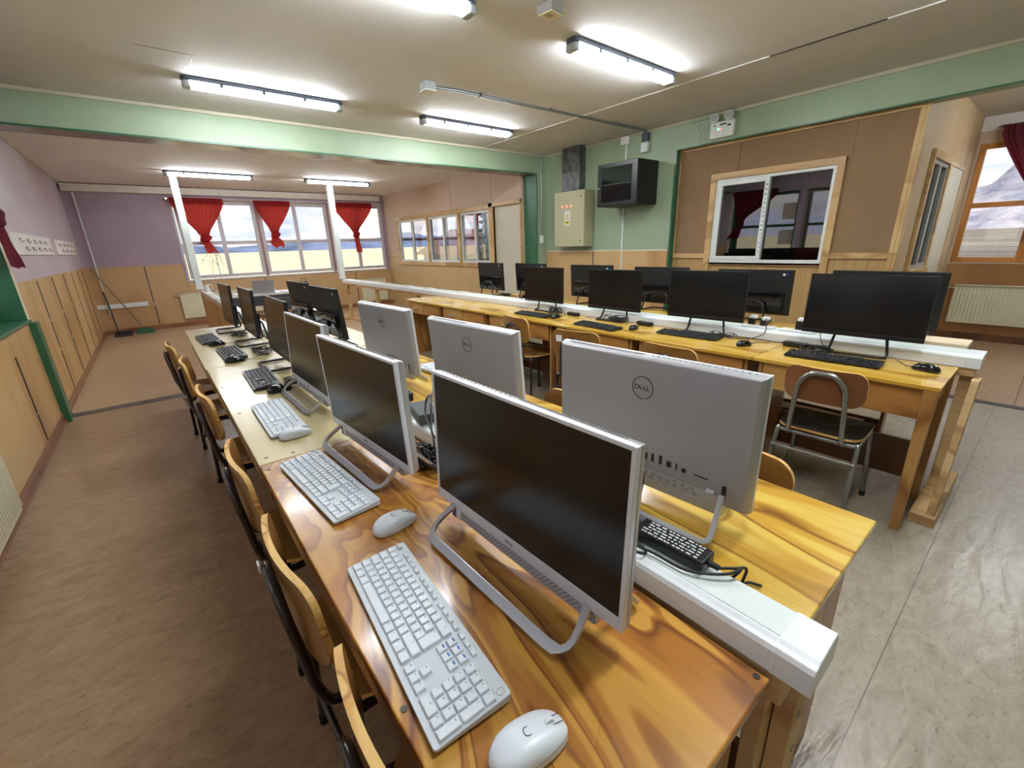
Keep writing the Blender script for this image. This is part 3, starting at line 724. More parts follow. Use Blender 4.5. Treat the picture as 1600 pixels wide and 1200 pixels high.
def build_ceiling():
    a = make_tube_light(); G = 'fluorescent ceiling lights'
    L = [(1.115, 4.56, H, 'lit tube light on the front ceiling nearest the green beam, left of the two there'),
         (3.14, 4.55, H, 'lit tube light on the front ceiling, between the junction box and the green beam'),
         (3.11, 2.40, H, 'lit tube light on the front ceiling nearest the right green header'),
         (1.12, 2.41, H, 'lit tube light cut off by the top edge of the photo'),
         (1.1, 8.95, H2, 'lit tube light in the back room above the left white post'),
         (3.12, 8.93, H2, 'lit tube light in the back room above the right white post'),
         (1.12, .25, H, 'added tube light above the nearest desk, out of view at the left'), (3.12, .25, H, 'added tube light above the near end of the yellow desks, out of view'),  # extra lights out of view, added to brighten the near desks
         (6.9, -.35, H, 'added tube light on the ceiling of the side room, out of view')]  # extra light out of view, added to brighten the side room
    for i, (x, y, z, l) in enumerate(L):
        if i == 0: a.location = (x, y, z); a['label'] = l; a['group'] = G
        else: copy_tree(a, (x, y, z), 0, l, G)
    t = thing('smoke_detector', 'square white smoke detector with slots on the front ceiling', 'smoke detector', (2.11, 2.18, H), rad(8))
    MB().box(-.055, .055, -.055, .055, -.045, 0).build('housing', 'grey_frame', t, .004)
    MB().box(-.05, .05, -.05, .05, -.052, -.045).build('cover', 'cream_paint', t, .003)
    MB().box(-.03, -.024, -.02, .02, -.0525, -.051).box(-.012, -.006, -.02, .02, -.0525, -.051).box(.006, .012, -.02, .02, -.0525, -.051).build('slots', 'slot_dark', t)
    t = thing('junction_box', 'small grey ceiling junction box at the left end of the steel conduit', 'junction box', (2.13, 3.66, H))
    MB().box(-.05, .05, -.05, .05, -.06, 0).build('box', 'fixture_clear', t, .004); MB().box(-.053, .053, -.053, .053, -.068, -.058).build('lid', 'white_frame', t, .003)
    t = thing('steel_conduit', 'steel conduit running across the front ceiling to the small wall lamp', 'conduit', (3.6, 3.63, H))
    MB().tube([(-1.42, .02, -.03), (-1.2, .02, -.015), (1.45, -.01, -.015), (1.55, -.02, -.03)], .0125, 10).build('pipe', 'conduit_metal', t)
    for x in (-.95, -.1, .95): MB().box(x-.008, x+.008, -.03, .04, -.03, 0).build('clamp', 'conduit_metal', t, .003)
    t = thing('wall_lamp', 'small clear wall lamp where the steel conduit meets the green wall', 'lamp', (XR, 3.64, 2.55))
    MB().box(-.05, -.001, -.045, .045, .02, .12).build('body', 'fixture_grey', t, .006)
    MB().box(-.06, -.005, -.05, .05, -.10, .018).build('lens', 'white_frame', t, .01); MB().tube([(-.05, 0, .12), (-.045, 0, .145)], .014, 8).build('connector', 'conduit_metal', t)
    t = thing('emergency_light', 'white emergency light box with two round heads on the green header', 'emergency light', (XR, 2.665, 2.44))
    MB().box(-.055, -.001, -.13, .13, 0, .16).build('housing', 'white_frame', t, .012)
    for y in (-.075, .085):
        h = MB(); h.disc((-.085, y, .20), .048, .05, 'X'); h = h.build('lamp_head', 'white_frame', t, .008)
        MB().disc((-.092, y, .20), .036, .008, 'X').build('lens', 'lamp_glow' if 0 else 'fixture_clear', h)
    MB().box(-.0565, -.054, -.05, .02, .12, .135).box(-.0565, -.054, -.1, -.065, .10, .118).box(-.0565, -.054, .07, .09, .118, .13).build('slots', 'mark_dark', t)
    MB().disc((-.058, .035, .085), .009, .004, 'X').build('green_led', 'led_green', t); MB().disc((-.058, .008, .085), .006, .004, 'X').build('red_led', 'led_red', t)
    MB().box(-.057, -.054, -.012, .05, .03, .07).build('switch_plate', 'sticker_white', t, .001)
    t = thing('surface_cable', 'thin white cable hanging on the green header left of the emergency light', 'cable', (XR, 2.97, 2.5))
    MB().tube([(-.012, 0, .19), (-.012, .01, .10), (-.012, -.01, .05), (-.012, -.045, .0), (-.012, -.02, -.04), (-.012, -.07, -.07)], .004, 6).build('cable', 'white_duct', t)
    MB().box(-.03, -.001, -.16, .09, .16, .185).build('duct', 'green_paint', t, .003)
    t = thing('corner_conduit', 'thin metal conduit ending in an outlet box in the green corner pier', 'conduit', (5.08, YB, 1.45))
    MB().tube([(0, -.012, .07), (0, -.012, 1.23)], .009, 8).build('pipe', 'conduit_metal', t); MB().box(-.03, .03, -.03, -.001, -.05, .07).build('outlet_box', 'sticker_white', t, .004)
    t = thing('cable_duct', 'narrow white cable duct running down the green wall behind the black cabinet', 'cable duct', (XR, 3.945, 1.9))
    MB().box(-.014, -.001, -.012, .012, -1.85, .69).build('duct', 'white_duct', t, .002); MB().box(-.045, -.001, -.06, .07, .69, .785).build('junction_box', 'white_frame', t, .004)
    # electrical cabinet, metal duct, network cabinet
    t = thing('electrical_cabinet', 'beige electrical cabinet with three red lamps and a warning sign on the green wall', 'electrical cabinet', (XR, 4.77, 1.34))
    MB().box(-.20, -.013, -.30, .30, 0, .77).build('body', 'cabinet_paint', t, .004)
    d = MB().box(-.215, -.20, -.298, .298, .003, .767).build('door', 'cabinet_paint', t, .004)
    MB().disc((-.218, -.23, .08), .01, .004, 'X').disc((-.218, -.23, .68), .01, .004, 'X').build('lock', 'screw_metal', d)
    for y in (.12, .035, -.045):
        l = MB().disc((-.222, y, .565), .02, .008, 'X').build('indicator_ring', 'cabinet_paint', t); MB().disc((-.227, y, .565), .015, .006, 'X').build('red_lamp', 'led_red', l)
    s = MB().box(-.2165, -.215, -.025, .085, .30, .50).build('warning_sign', 'sticker_white', t)
    MB().prism([(.0, .405), (.06, .405), (.03, .475)], -.218, -.2165, 'X').build('yellow_triangle', 'sign_yellow', s)
    MB().prism([(.032, .462), (.024, .438), (.031, .438), (.026, .415), (.038, .443), (.031, .443)], -.2195, -.218, 'X').box(-.2175, -.2165, -.015, .075, .392, .397).build('lightning_mark', 'mark_dark', s)
    s2 = MB().box(-.2175, -.2166, -.012, .072, .315, .37).build('yellow_label', 'sign_yellow', s)
    MB().box(-.2182, -.2174, .0, .06, .338, .352).box(-.2182, -.2174, .01, .05, .325, .331).build('lettering', 'mark_dark', s)
    t = thing('metal_duct', 'dark galvanised duct between the ceiling and the electrical cabinet', 'duct', (XR, 4.82, 2.11))
    MB().box(-.14, -.001, -.17, .17, 0, .59).build('duct', 'galvanised', t, .004)
    t = thing('network_cabinet', 'black wall mounted network cabinet with a glass door', 'network cabinet', (XR, 3.75, 1.83))
    MB().box(-.42, -.016, -.31, .31, 0, .5).build('body', 'black_matte', t, .004)
    d = MB().box(-.432, -.42, -.305, .305, .005, .05).box(-.432, -.42, -.305, .305, .45, .495).box(-.432, -.42, -.305, -.225, .05, .45).box(-.432, -.42, .235, .305, .05, .45).build('door', 'black_plastic', t, .002)
    MB().box(-.428, -.422, -.225, .235, .05, .45).build('glass_pane', 'black_gloss', d); MB().disc((-.437, .28, .22), .012, .006, 'X').build('lock', 'handle_metal', d)
    MB().box(-.4285, -.4278, -.2, .22, .245, .262).build('shelf_edge', 'black_matte', d)
    # coat racks on the lilac wall
    for (y, ln, cnt, lab) in ((6.98, 2.1, 5, 'white wall rack of metal coat hooks nearer the red curtain tail'), (9.5, 2.1, 4, 'white wall rack of metal coat hooks nearer the far corner')):
        t = thing('coat_rack', lab, 'coat rack', (XL, y, 1.55))
        MB().box(.0, .018, -ln/2, ln/2, -.10, .10).build('board', 'paper', t, .003)
        for row in range(2):
            for i in range(cnt):
                yy = -ln/2+.28+i*(ln-.5)/(cnt-.4)+row*.16; z = .035-row*.075
                MB().tube([(.018, yy, z+.014), (.024, yy, z+.014), (.026, yy, z-.012), (.034, yy, z-.022), (.044, yy, z-.014), (.046, yy, z-.004)], .004, 6).tube([(.025, yy, z-.006), (.036, yy, z+.014)], .0035, 6).build('hook', 'hook_metal', t)
    t = thing('pipe', 'thin white pipe running down in the far left corner', 'pipe', (XL+.16, YF-.05, 0))
    MB().tube([(0, 0, .35), (0, 0, 2.49)], .012, 8).build('pipe_run', 'white_duct', t)
    t = thing('cable_trunking', 'short white cable trunking low on the far wall behind the broom', 'cable trunking', (-.5, YF-.012, .51))
    MB().box(-.38, .36, -.03, -.001, -.035, .045).build('duct', 'white_pvc', t, .003); MB().box(.1, .24, -.036, -.03, -.03, .04).build('socket', 'sticker_white', t, .002)
    for nm, x0, lab in (('dustpan', -.44, 'green dustpan with a long dark handle standing by the far left corner'),):
        t = thing('dustpan', lab, 'dustpan', (-.58, 10.76, 0))
        MB().box(-.16, .10, -.12, .12, 0, .03).box(-.16, .10, .09, .12, .03, .08).build('pan', 'mark_dark', t, .01)
        MB().tube([(-.10, .10, .06), (-.13, .2, .6), (-.15, .24, .80)], .012, 8).build('handle', 'mark_dark', t)
    t = thing('broom', 'green broom leaning against the wall in the far left corner', 'broom', (-.30, 10.8, 0))
    MB().hexa([(-.14, -.04, 0), (.16, -.04, 0), (.16, .04, 0), (-.14, .04, 0), (-.10, -.025, .10), (.12, -.025, .10), (.12, .025, .10), (-.10, .025, .10)]).build('brush', 'broom_green', t, .008)
    MB().tube([(0, 0, .09), (-.50, .20, 1.22)], .012, 8).build('stick', 'broom_stick', t)
def radiator(name, label, loc, rz, ln, h, z0, valve=1):
    t = thing(name, label, 'radiator', loc, rz)
    MB().box(-ln/2, ln/2, -.075, -.035, z0, z0+h).box(-ln/2, ln/2, -.10, -.03, z0+h-.012, z0+h).build('panel', 'radiator_paint', t, .004)
    mb = MB(); n = int(ln/.035)
    for i in range(n): x = -ln/2+.02+i*(ln-.04)/(n-1); mb.box(x-.008, x+.008, -.083, -.075, z0+.03, z0+h-.03)
    mb.build('ribs', 'radiator_paint', t, .002)
    MB().tube([(-ln/2*valve, -.055, z0+h-.05), (-(ln/2+.05)*valve, -.055, z0+h-.05)], .012, 8).disc((-(ln/2+.06)*valve, -.055, z0+h-.06), .02, .05).build('valve', 'handle_metal', t)
    MB().box(-ln/2+.1, -ln/2+.13, -.035, -.0122, z0+.1, z0+h-.1).box(ln/2-.13, ln/2-.1, -.035, -.0122, z0+.1, z0+h-.1).build('bracket', 'radiator_paint', t)
    return t
build_ceiling()
radiator('radiator', 'cream panel radiator under the leftmost far window', (1.25, YF, 0), 0, 1.75, .5, .16)
radiator('radiator', 'cream panel radiator on the far wall beside the slatted partition', (4.42, YF, 0), 0, .66, .55, .12)
radiator('radiator', 'long cream ribbed radiator under the mountain view window on the right', (XW, -.2, 0), rad(-90), 2.1, .50, .22)
radiator('radiator', 'white ribbed radiator at the left edge, low on the board wall', (XL, 2.70, 0), rad(90), 1.2, .44, .11)

# white posts carrying cables down to the desks
for x, y, l in ((.62, 9.32, 'white square post standing at the far end of the left trunking'), (3.08, 9.36, 'white square post standing at the far end of the right trunking')):
    t = thing('cable_post', l, 'post', (x, y, 0))
    MB().box(-.05, .05, -.05, .05, .83, H2-.001).build('duct', 'white_duct', t, .004); MB().box(-.056, .056, -.056, .056, .83, .86).box(-.056, .056, -.056, .056, H2-.03, H2-.001).build('collar', 'white_duct', t)

# ------------------------------------------------------------------ desks
def screws(t, pts):
    for x, y, z in pts: MB().disc((x, y, z), .0055, .0012, 'Z', 12).build('screw', 'screw_metal', t)
def desk(label, x0, x1, y0, y1, top, sgn, z=.75, group=None, drawers=0, scr=(), near='panel', side='desk_side', cat='desk', side_full=False):
    """sgn -1: user sits on the -X side, +1 on the +X side"""
    cx, cy = (x0+x1)/2, (y0+y1)/2; t = thing('wooden_desk', label, cat, (cx, cy, 0), 0, group)
    a, b, c, d = x0-cx, x1-cx, y0-cy+.0015, y1-cy-.0015
    MB().box(a, b, c, d, z-.02, z).build('desktop', top, t, .003)
    ux = a if sgn < 0 else b            # user edge
    i1, i2 = (ux+.035, ux+.053) if sgn < 0 else (ux-.053, ux-.035)
    MB().box(i1, i2, c+.05, d-.05, z-.17, z-.021).build('apron', 'dark_board' if drawers > 1 else side, t, .002)
    for yy in (c+.03, d-.048):
        if near == 'leg' and yy == c+.03:
            for k, xx in enumerate((a+.03, b-.03)): MB().hexa([(xx-.018, yy-.02, 0), (xx+.018, yy-.02, 0), (xx+.018, yy+.018, 0), (xx-.018, yy+.018, 0), (xx-.03, yy-.025, z-.021), (xx+.03, yy-.025, z-.021), (xx+.03, yy+.025, z-.021), (xx-.03, yy+.025, z-.021)]).build('leg', 'desk_leg', t, .003)
            MB().box(a+.06, b-.06, yy-.01, yy+.01, z-.12, z-.021).build('side_rail', side, t)
        else: MB().box(a+.03 if side_full or (yy == c+.03 and near == 'near') else (b-.09 if sgn < 0 else a+.01), b-.02 if side_full or sgn < 0 or (near == 'near' and yy == c+.03) else a+.09, yy, yy+.018, 0, z-.021).build('side_panel', 'dark_board' if drawers == 0 else 'desk_leg', t, .002)
    MB().box((b-.03) if sgn < 0 else (a+.012), (b-.012) if sgn < 0 else (a+.03), c+.05, d-.05, .10, .32).build('back_rail', 'dark_board', t)
    if drawers:
        w = (d-c-.10)/drawers
        for i in range(drawers):
            q0 = c+.05+i*w; fx = i1 if sgn < 0 else i2
            dr = MB().box(*( (fx-.014, fx) if sgn < 0 else (fx, fx+.014)), q0+.006, q0+w-.006, z-.168, z-.024).build('drawer', side, t, .002)
            if drawers > 1 and i == drawers-1:
                hx = fx-.014 if sgn < 0 else fx+.014; m = q0+w/2
                MB().tube([(hx, m-.05, z-.095), (hx+sgn*.02, m-.035, z-.097), (hx+sgn*.022, m, z-.105), (hx+sgn*.02, m+.035, z-.097), (hx, m+.05, z-.095)], .008, 6).build('handle', 'handle_metal', dr)
    for x, y in scr: screws(t, [(x-cx, y-cy, z)])
    return t
GA = 'desks of the left island'
desk('glossy amber plywood desk nearest the camera, with the closest keyboard on it', .14, .615, .145, 1.50, 'desk_ply', -1, .75, GA, 1, [(.154, .478), (.603, .162), (.16, 1.45)], 'near')
desk('plywood desk pale from painted window glare in the left island carrying the third monitor back', .14, .615, 1.50, 3.10, 'desk_ply_glare', -1, .75, GA, 1, [(.17, 1.55), (.25, 1.53), (.17, 2.1), (.165, 2.6)])
desk('plywood desk pale from painted window glare at the far end of the left island', .135, .615, 3.10, 4.90, 'desk_ply_glare', -1, .75, GA, 1)
desk('glossy yellow plywood desk under the nearest silver monitor back', .785, 1.225, .145, 1.55, 'desk_ply_yellow', 1, .75, GA, 1, [], 'near')
desk('plywood desk under the smaller silver monitor backs', .785, 1.235, 1.55, 3.05, 'desk_ply_yellow', 1, .75, GA, 1)
desk('plywood desk under the two black monitor backs of the left island', .785, 1.26, 3.05, 4.9, 'desk_ply_glare', 1, .75, GA, 1)
GB = 'yellow desks in front of the right trunking'
yb = [.215, 1.01, 1.82, 2.66, 3.63, 4.56, 5.45]
lb = ['yellow varnished desk at the near end of the right island, over the chrome chair', 'yellow varnished desk holding the lone black mouse and the white plugs behind',
      'yellow varnished desk with the keyboard in front of the third black screen', 'yellow varnished desk with the keyboard of the farthest black screen',
      'yellow varnished drawer desk with nothing on it, beside the farthest desk', 'yellow varnished drawer desk at the far end of the right island']
for i in range(6):
    desk(lb[i], 2.575, 3.05, yb[i], yb[i+1], 'desk_ply_gold', -1, .75, GB, 1 if i == 0 else 2, [], 'leg' if i == 0 else 'panel', side_full=True)
GC = 'desks behind the right trunking'
yc = [.45, 1.95, 3.45, 5.3]
lc = ['desk behind the right trunking at its near end', 'desk behind the right trunking, the middle one', 'desk behind the right trunking at its far end, with a keyboard on it']
for i in range(3): desk(lc[i], 3.24, 3.78, yc[i], yc[i+1], 'desk_ply_gold', 1, .755, GC, 1)

# ------------------------------------------------------------------ trunking and its timber frames
def trunk(label, x0, x1, y0, y1, z0=.752, z1=.83):
    t = thing('cable_trunking', label, 'cable trunking', ((x0+x1)/2, y0, 0)); w = (x1-x0)/2
    prof = [(-w, z0), (w, z0), (w, z1-.008), (w-.008, z1), (-w+.02, z1), (-w+.012, z1-.004), (-w+.004, z1-.006), (-w, z1-.014)]
    MB().prism(prof, .055, y1-y0, 'Y').build('body', 'white_pvc', t)
    MB().box(-w+.024, w-.01, .056, y1-y0-.01, z1, z1+.0015).build('lid', 'white_duct', t)
    prof2 = [(a*1.03, z0-.001 if b == z0 else b+.002) for a, b in prof]
    MB().prism(prof2, 0, .058, 'Y').build('end_cap', 'white_pvc', t, .002)
    return t
trunk('wide white cable trunking between the two desk rows of the left island', .625, .727, .095, 9.27, .752, .806)
trunk('wide white cable trunking along the back of the yellow desks', 3.055, 3.215, .145, 9.31, .752, .816)
def frameA():
    t = thing('timber_frame', 'timber frame carrying the left trunking, boarded at its far end', 'timber frame', (.685, .13, 0))
    MB().box(-.055, .055, .0, 9.14, .69, .7505).build('top_rail', 'raw_pine', t, .003)
    MB().box(-.045, .03, .02, .05, .0, .689).build('post', 'raw_pine', t, .003)
    pl = MB().prism(rrect(-.01, .06, .0, .68, .03), -.012, .018, 'Y').build('end_board', 'raw_pine', t, .002)
    MB().disc((.02, -.0125, .62), .008, .002, 'Y').disc((.035, -.0125, .52), .008, .002, 'Y').build('bolts', 'screw_metal', pl)
    for y in (2.6, 4.9, 7.0): MB().box(-.03, .03, y, y+.045, 0, .689).build('post', 'raw_pine', t)
    MB().box(-.072, -.058, 4.80, 9.16, .02, .75).build('boarding', 'wall_board', t, .002)
    MB().box(-.0735, -.0718, 6.6, 6.64, .45, .62).build('slot', 'sticker_white', t); MB().box(-.0735, -.0718, 5.9, 5.93, .2, .42).build('slot', 'mark_dark', t)
    t = thing('timber_frame', 'open timber frame carrying the right trunking', 'timber frame', (3.14, .16, 0))
    MB().box(-.07, .07, .0, 9.16, .705, .7505).build('top_rail', 'raw_pine', t, .003)
    MB().box(-.065, .065, .4, 5.2, .10, .32).build('low_board', 'dark_board', t, .002)
    for i, y in enumerate((.0, 1.8, 4.0, 6.0, 7.6, 9.1)): MB().box(-.03, .03, y, y+.05, .05, .704).build('post', 'raw_pine', t, .003)
    f = MB().box(-.40, .30, -.04, .06, 0, .05).build('foot', 'raw_pine', t, .003)
    MB().box(-.2, .2, 9.08, 9.17, 0, .05).box(-.05, .05, 5.6, 9.1, 0, .05).build('foot', 'raw_pine', t, .003)
    MB().hexa([(-.37, -.03, .05), (-.28, -.03, .05), (-.28, .0, .05), (-.37, .0, .05), (-.13, -.03, .704), (-.04, -.03, .704), (-.04, 0, .704), (-.13, 0, .704)]).build('brace', 'raw_pine', t, .002)
    t = thing('plank', 'pale unvarnished plank behind the near end of the right trunking', 'plank', (3.33, .6, .80))
    MB().box(-.09, .09, -.38, -.11, .0, .03).build('board', 'pale_plank', t, .002)
    MB().box(-.02, .02, -.3, -.26, -.80, 0).build('support', 'raw_pine', t)
frameA()

# ------------------------------------------------------------------ computers
def corner_path(pts, r, n=5):      # round the corners of an open path
    P = [Vector(p) for p in pts]; out = [P[0]]
    for i in range(1, len(P)-1):
        a, b, c = P[i-1], P[i], P[i+1]; u = (a-b).normalized(); v = (c-b).normalized()
        rr = min(r, (a-b).length*.45, (c-b).length*.45); s, e = b+u*rr, b+v*rr
        for k in range(n+1):
            q = k/n; out.append((s*(1-q)+b*q)*(1-q)+(b*q+e*(1-q)) * 0 + (b*(1-q)+e*q)*q if 0 else s*(1-q)**2+b*2*q*(1-q)+e*q*q)
    out.append(P[-1]); return out
def panel_matrix(zb, tilt):        # panel space (a across, b up, c depth) -> local
    up = Vector((sin(tilt), 0, cos(tilt))); dp = Vector((cos(tilt), 0, -sin(tilt)))
    M = Matrix.Identity(4)
    for i in range(3): M[i][0] = (0, 1, 0)[i]; M[i][1] = up[i]; M[i][2] = dp[i]
    M[2][3] = zb; return M
DELL = {}
def badge(size, cx, cy, depth, flip, ring=True):
    """ringed maker's mark in panel space"""
    ms = []
    adv = [('D', -.36, 0), ('E', -.115, .62), ('L', .14, 0), ('L', .335, 0)]
    for ch, dx, rot in adv:
        F = Matrix.Diagonal((-1 if flip else 1, 1, -1 if flip else 1, 1))
        M = Matrix.Translation((cx+(-dx if flip else dx)*size, cy, depth)) @ F @ Matrix.Rotation(rot, 4, 'Z')
        ms.append(text_mesh('t', ch, size*.40, M, 'mark_dark', None, .0004))
    if ring:
        mb = MB(); n = 44; r0, r1 = size*.60, size*.645
        for i in range(n):
            a0, a1 = 2*pi*i/n, 2*pi*(i+1)/n
            if abs(i-(32 if flip else 34)) < 1: continue
            mb.add([(cx+r*cos(a), cy+r*sin(a), depth+d) for d in (-.0003, .0003) for (r, a) in ((r0, a0), (r1, a0), (r1, a1), (r0, a1))],
                   [(0, 1, 2, 3), (7, 6, 5, 4), (0, 4, 5, 1), (2, 6, 7, 3), (1, 5, 6, 2), (3, 7, 4, 0)])
        me = bpy.data.meshes.new('r'); me.from_pydata(mb.v, [], mb.f); me.materials.append(MATS['mark_dark']); ms.append(me)
    return join_meshes('badge', ms)
def loop_stand(t, xf, xr, hw, apex, rear_hw=None, mat='stand_metal', w=.026, th=.005):
    rear_hw = rear_hw or hw-.02
    for nm, x, h in (('front_loop', xf, hw), ('rear_loop', xr, rear_hw)):
        A = Vector(apex); sx = 1 if x > 0 else -1
        base = Vector((x, 0, .012)); ax = Vector((A.x, 0, A.z)); dirv = (ax-base).normalized()
        nrm = dirv.cross(Vector((0, 1, 0))).normalized()
        q = h-.012 if nm == 'rear_loop' else h-.03
        pts = corner_path([(ax.x, -q, ax.z), (base.x, -h, base.z), (base.x, h, base.z), (ax.x, q, ax.z)], .05 if nm == 'front_loop' else .025)
        ww = [.012+(.008 if abs(p.y) < h-.03 and nm == 'front_loop' else 0) for p in pts]
        MB().strap(pts, nrm, .009, ww).build(nm, mat, t, .0015)
def white_aio(label, x, y, zb, yaw, tilt, side, W=.555, first=None, detail=True):
    """side -1 faces -X (screen seen), +1 faces +X (back seen)"""
    zb -= .75; Hh = .325
    t = thing('all_in_one_computer', label, 'computer', (x, y, .751), -yaw if side < 0 else pi-yaw, 'silver framed computers on the left island')
    M = panel_matrix(zb, tilt); w = W/2
    mb = MB()                                   # silver frame round the glass, with a slim body
    for a, b, c, d in ((-w, -w+.009, 0, Hh), (w-.009, w, 0, Hh), (-w+.009, w-.009, Hh-.008, Hh), (-w+.009, w-.009, 0, .026)): mb.box(a, b, c, d, 0, .012)
    mb.xf(M).build('bezel', 'silver_frame', t, .0015)
    s = MB().box(-w+.009, w-.009, .026, Hh-.008, .0015, .012).xf(M).build('screen', 'screen_glass', t)
    s['label'] = 'black glossy switched-off screen'
    mb = MB()                                   # tapering rear shell
    o = [(-w, 0), (w, 0), (w, Hh), (-w, Hh)]; i1 = [(-w+.004, .002), (w-.004, .002), (w-.004, Hh-.004), (-w+.004, Hh-.004)]; i2 = [(-w+.012, .005), (w-.012, .005), (w-.012, Hh-.009), (-w+.012, Hh-.009)]
    vs = [(a, b, .012) for a, b in o]+[(a, b, .014) for a, b in o]+[(a, b, .028) for a, b in i1]+[(a, b, .034) for a, b in i2]
    fs = [(0, 1, 2, 3), (12, 13, 14, 15)]
    for k in range(3):
        for j in range(4): fs.append((k*4+j, k*4+(j+1) % 4, k*4+4+(j+1) % 4, k*4+4+j))
    mb.add(vs, fs).xf(M).build('rear_shell', 'silver_back', t, .003)
    mb = MB(); n = 46
    for k in range(n):
        a = w*.05+(k/n)*(w*.86) if side < 0 else w*.05+(k/n)*(w*.86)
        mb.box(-a-.0012, -a+.0012, Hh-.0003, Hh+.0004, .0145, .0185); mb.box(a-w*.0-.0012 if 0 else -a+.0015, -a+.0022, Hh-.0003, Hh+.0003, .0195, .0205)
    for k in range(18): a = w*.9-(k/18)*w*.9; mb.box(a-.001, a+.001, Hh-.0003, Hh+.0004, .0145, .0185)
    mb.xf(M).build('top_vent', 'slot_dark', t)
    # speaker bar below the screen
    g = MB().box(-w*.80, w*.80, -.030, .0, .006, .028).xf(M).build('speaker_bar', 'silver_plastic', t, .003)
    MB().box(-w*.79, w*.79, -.028, -.001, .0045, .0062).xf(M).build('grille', 'grille_mesh', g)
    if side < 0:
        MB().box(w*.74, w*.80, -.032, -.004, .0035, .0046).xf(M).build('blue_sticker', 'sticker_blue', g)
        MB().box(w*.67, w*.735, -.032, -.004, .0035, .0046).box(w*.68, w*.73, -.027, -.022, .0033, .0036).xf(M).build('white_sticker', 'sticker_white', g)
        me = badge(.026, 0, .013, -.0003, True, False); me.transform(M); link_mesh('front_badge', me, t)
    else:
        me = badge(.046, 0.0, .243, .0344, False); me.transform(M); link_mesh('rear_badge', me, t)
        mb = MB()
        for k, (a, ww, hh) in enumerate(((.115, .004, .018), (.095, .012, .016), (.072, .008, .024), (.05, .007, .022), (.03, .010, .019), (.008, .009, .019))):
            mb.box(-.01-.0+a-ww/2, -.01+a+ww/2, .052, .052+hh, .0338, .0346)
        mb.disc((.124, .058, .0338), .006, .0008, 'Z'); mb.box(.150, .184, .056, .059, .0338, .0346)
        mb.xf(M).build('ports', 'slot_dark', t)
        mb = MB().box(-w*.74, w*.76, .0, .026, .034, .0345); mb.xf(M).build('label_strip', 'silver_plastic', t)
        mb = MB(); r = random.Random(5)
        for row in range(4):
            a = -.06
            while a < .16:
                l = r.uniform(.004, .02); mb.box(a, a+l, .004+row*.005, .0062+row*.005, .0346, .0348); a += l+r.uniform(.003, .012)
        mb.xf(M).build('print', 'legend_grey', t)
    MB().box(-.227, -.217, .022, .056, .0338, .0348).box(.217, .227, .022, .056, .0338, .0348).xf(M).build('stand_slots', 'slot_dark', t)
    loop_stand(t, -.07, .118, .225, (.045, 0, zb+.036), .235)
    return t
def black_aio(label, x, y, zb, yaw, tilt, side, W=.55, zd=.75, bar=-.10, group=None):
    zb -= zd; Hh = .335
    t = thing('all_in_one_computer', label, 'computer', (x, y, zd+.001), -yaw if side < 0 else pi-yaw, group)
    M = panel_matrix(zb, tilt); w = W/2
    mb = MB()
    for a, b, c, d in ((-w, -w+.006, 0, Hh), (w-.006, w, 0, Hh), (-w+.006, w-.006, Hh-.008, Hh), (-w+.006, w-.006, 0, .024)): mb.box(a, b, c, d, 0, .012)
    mb.xf(M).build('bezel', 'black_plastic', t, .0012)
    MB().box(-w+.006, w-.006, .024, Hh-.008, .0012, .012).xf(M).build('screen', 'screen_glass', t)
    b = MB().box(-w, w, 0, Hh, .012, .022).xf(M).build('rear_shell', 'black_matte', t, .003)
    MB().hexa([(-w*.86, .008, .022), (w*.86, .008, .022), (w*.86, Hh*.52, .022), (-w*.86, Hh*.52, .022), (-w*.8, .015, .045), (w*.8, .015, .045), (w*.8, Hh*.50, .045), (-w*.8, Hh*.50, .045)]).xf(M).build('rear_hump', 'black_gloss', t, .003)
    if side > 0:
        me = MB().box(.20, .215, .295, .31, .0222, .0228).xf(M).build('small_sticker', 'sticker_white', t); MB().box(.222, .236, .295, .31, .0222, .0228).xf(M).build('small_sticker', 'sticker_blue', t)
    hz = zb+.095; hx = .055+hz*0
    hx = (M @ Vector((0, .095, .05))).x
    MB().box(-.07, .07, .075, .115, .045, .062).xf(M).build('hinge', 'black_plastic', t, .003)
    hw = .135; rx = (.06 if x < 3.0 else .02) if group and 'yellow desks' in group else .10; p = [(hx+.01, -.06, hz), (hx+.02, -.10, hz), (rx, -hw, .008), (bar, -hw, .008), (bar, hw, .008), (rx, hw, .008), (hx+.02, .10, hz), (hx+.01, .06, hz)]
    MB().tube(corner_path(p, .025, 4), .0072, 8).build('wire_stand', 'black_plastic', t)
    return t
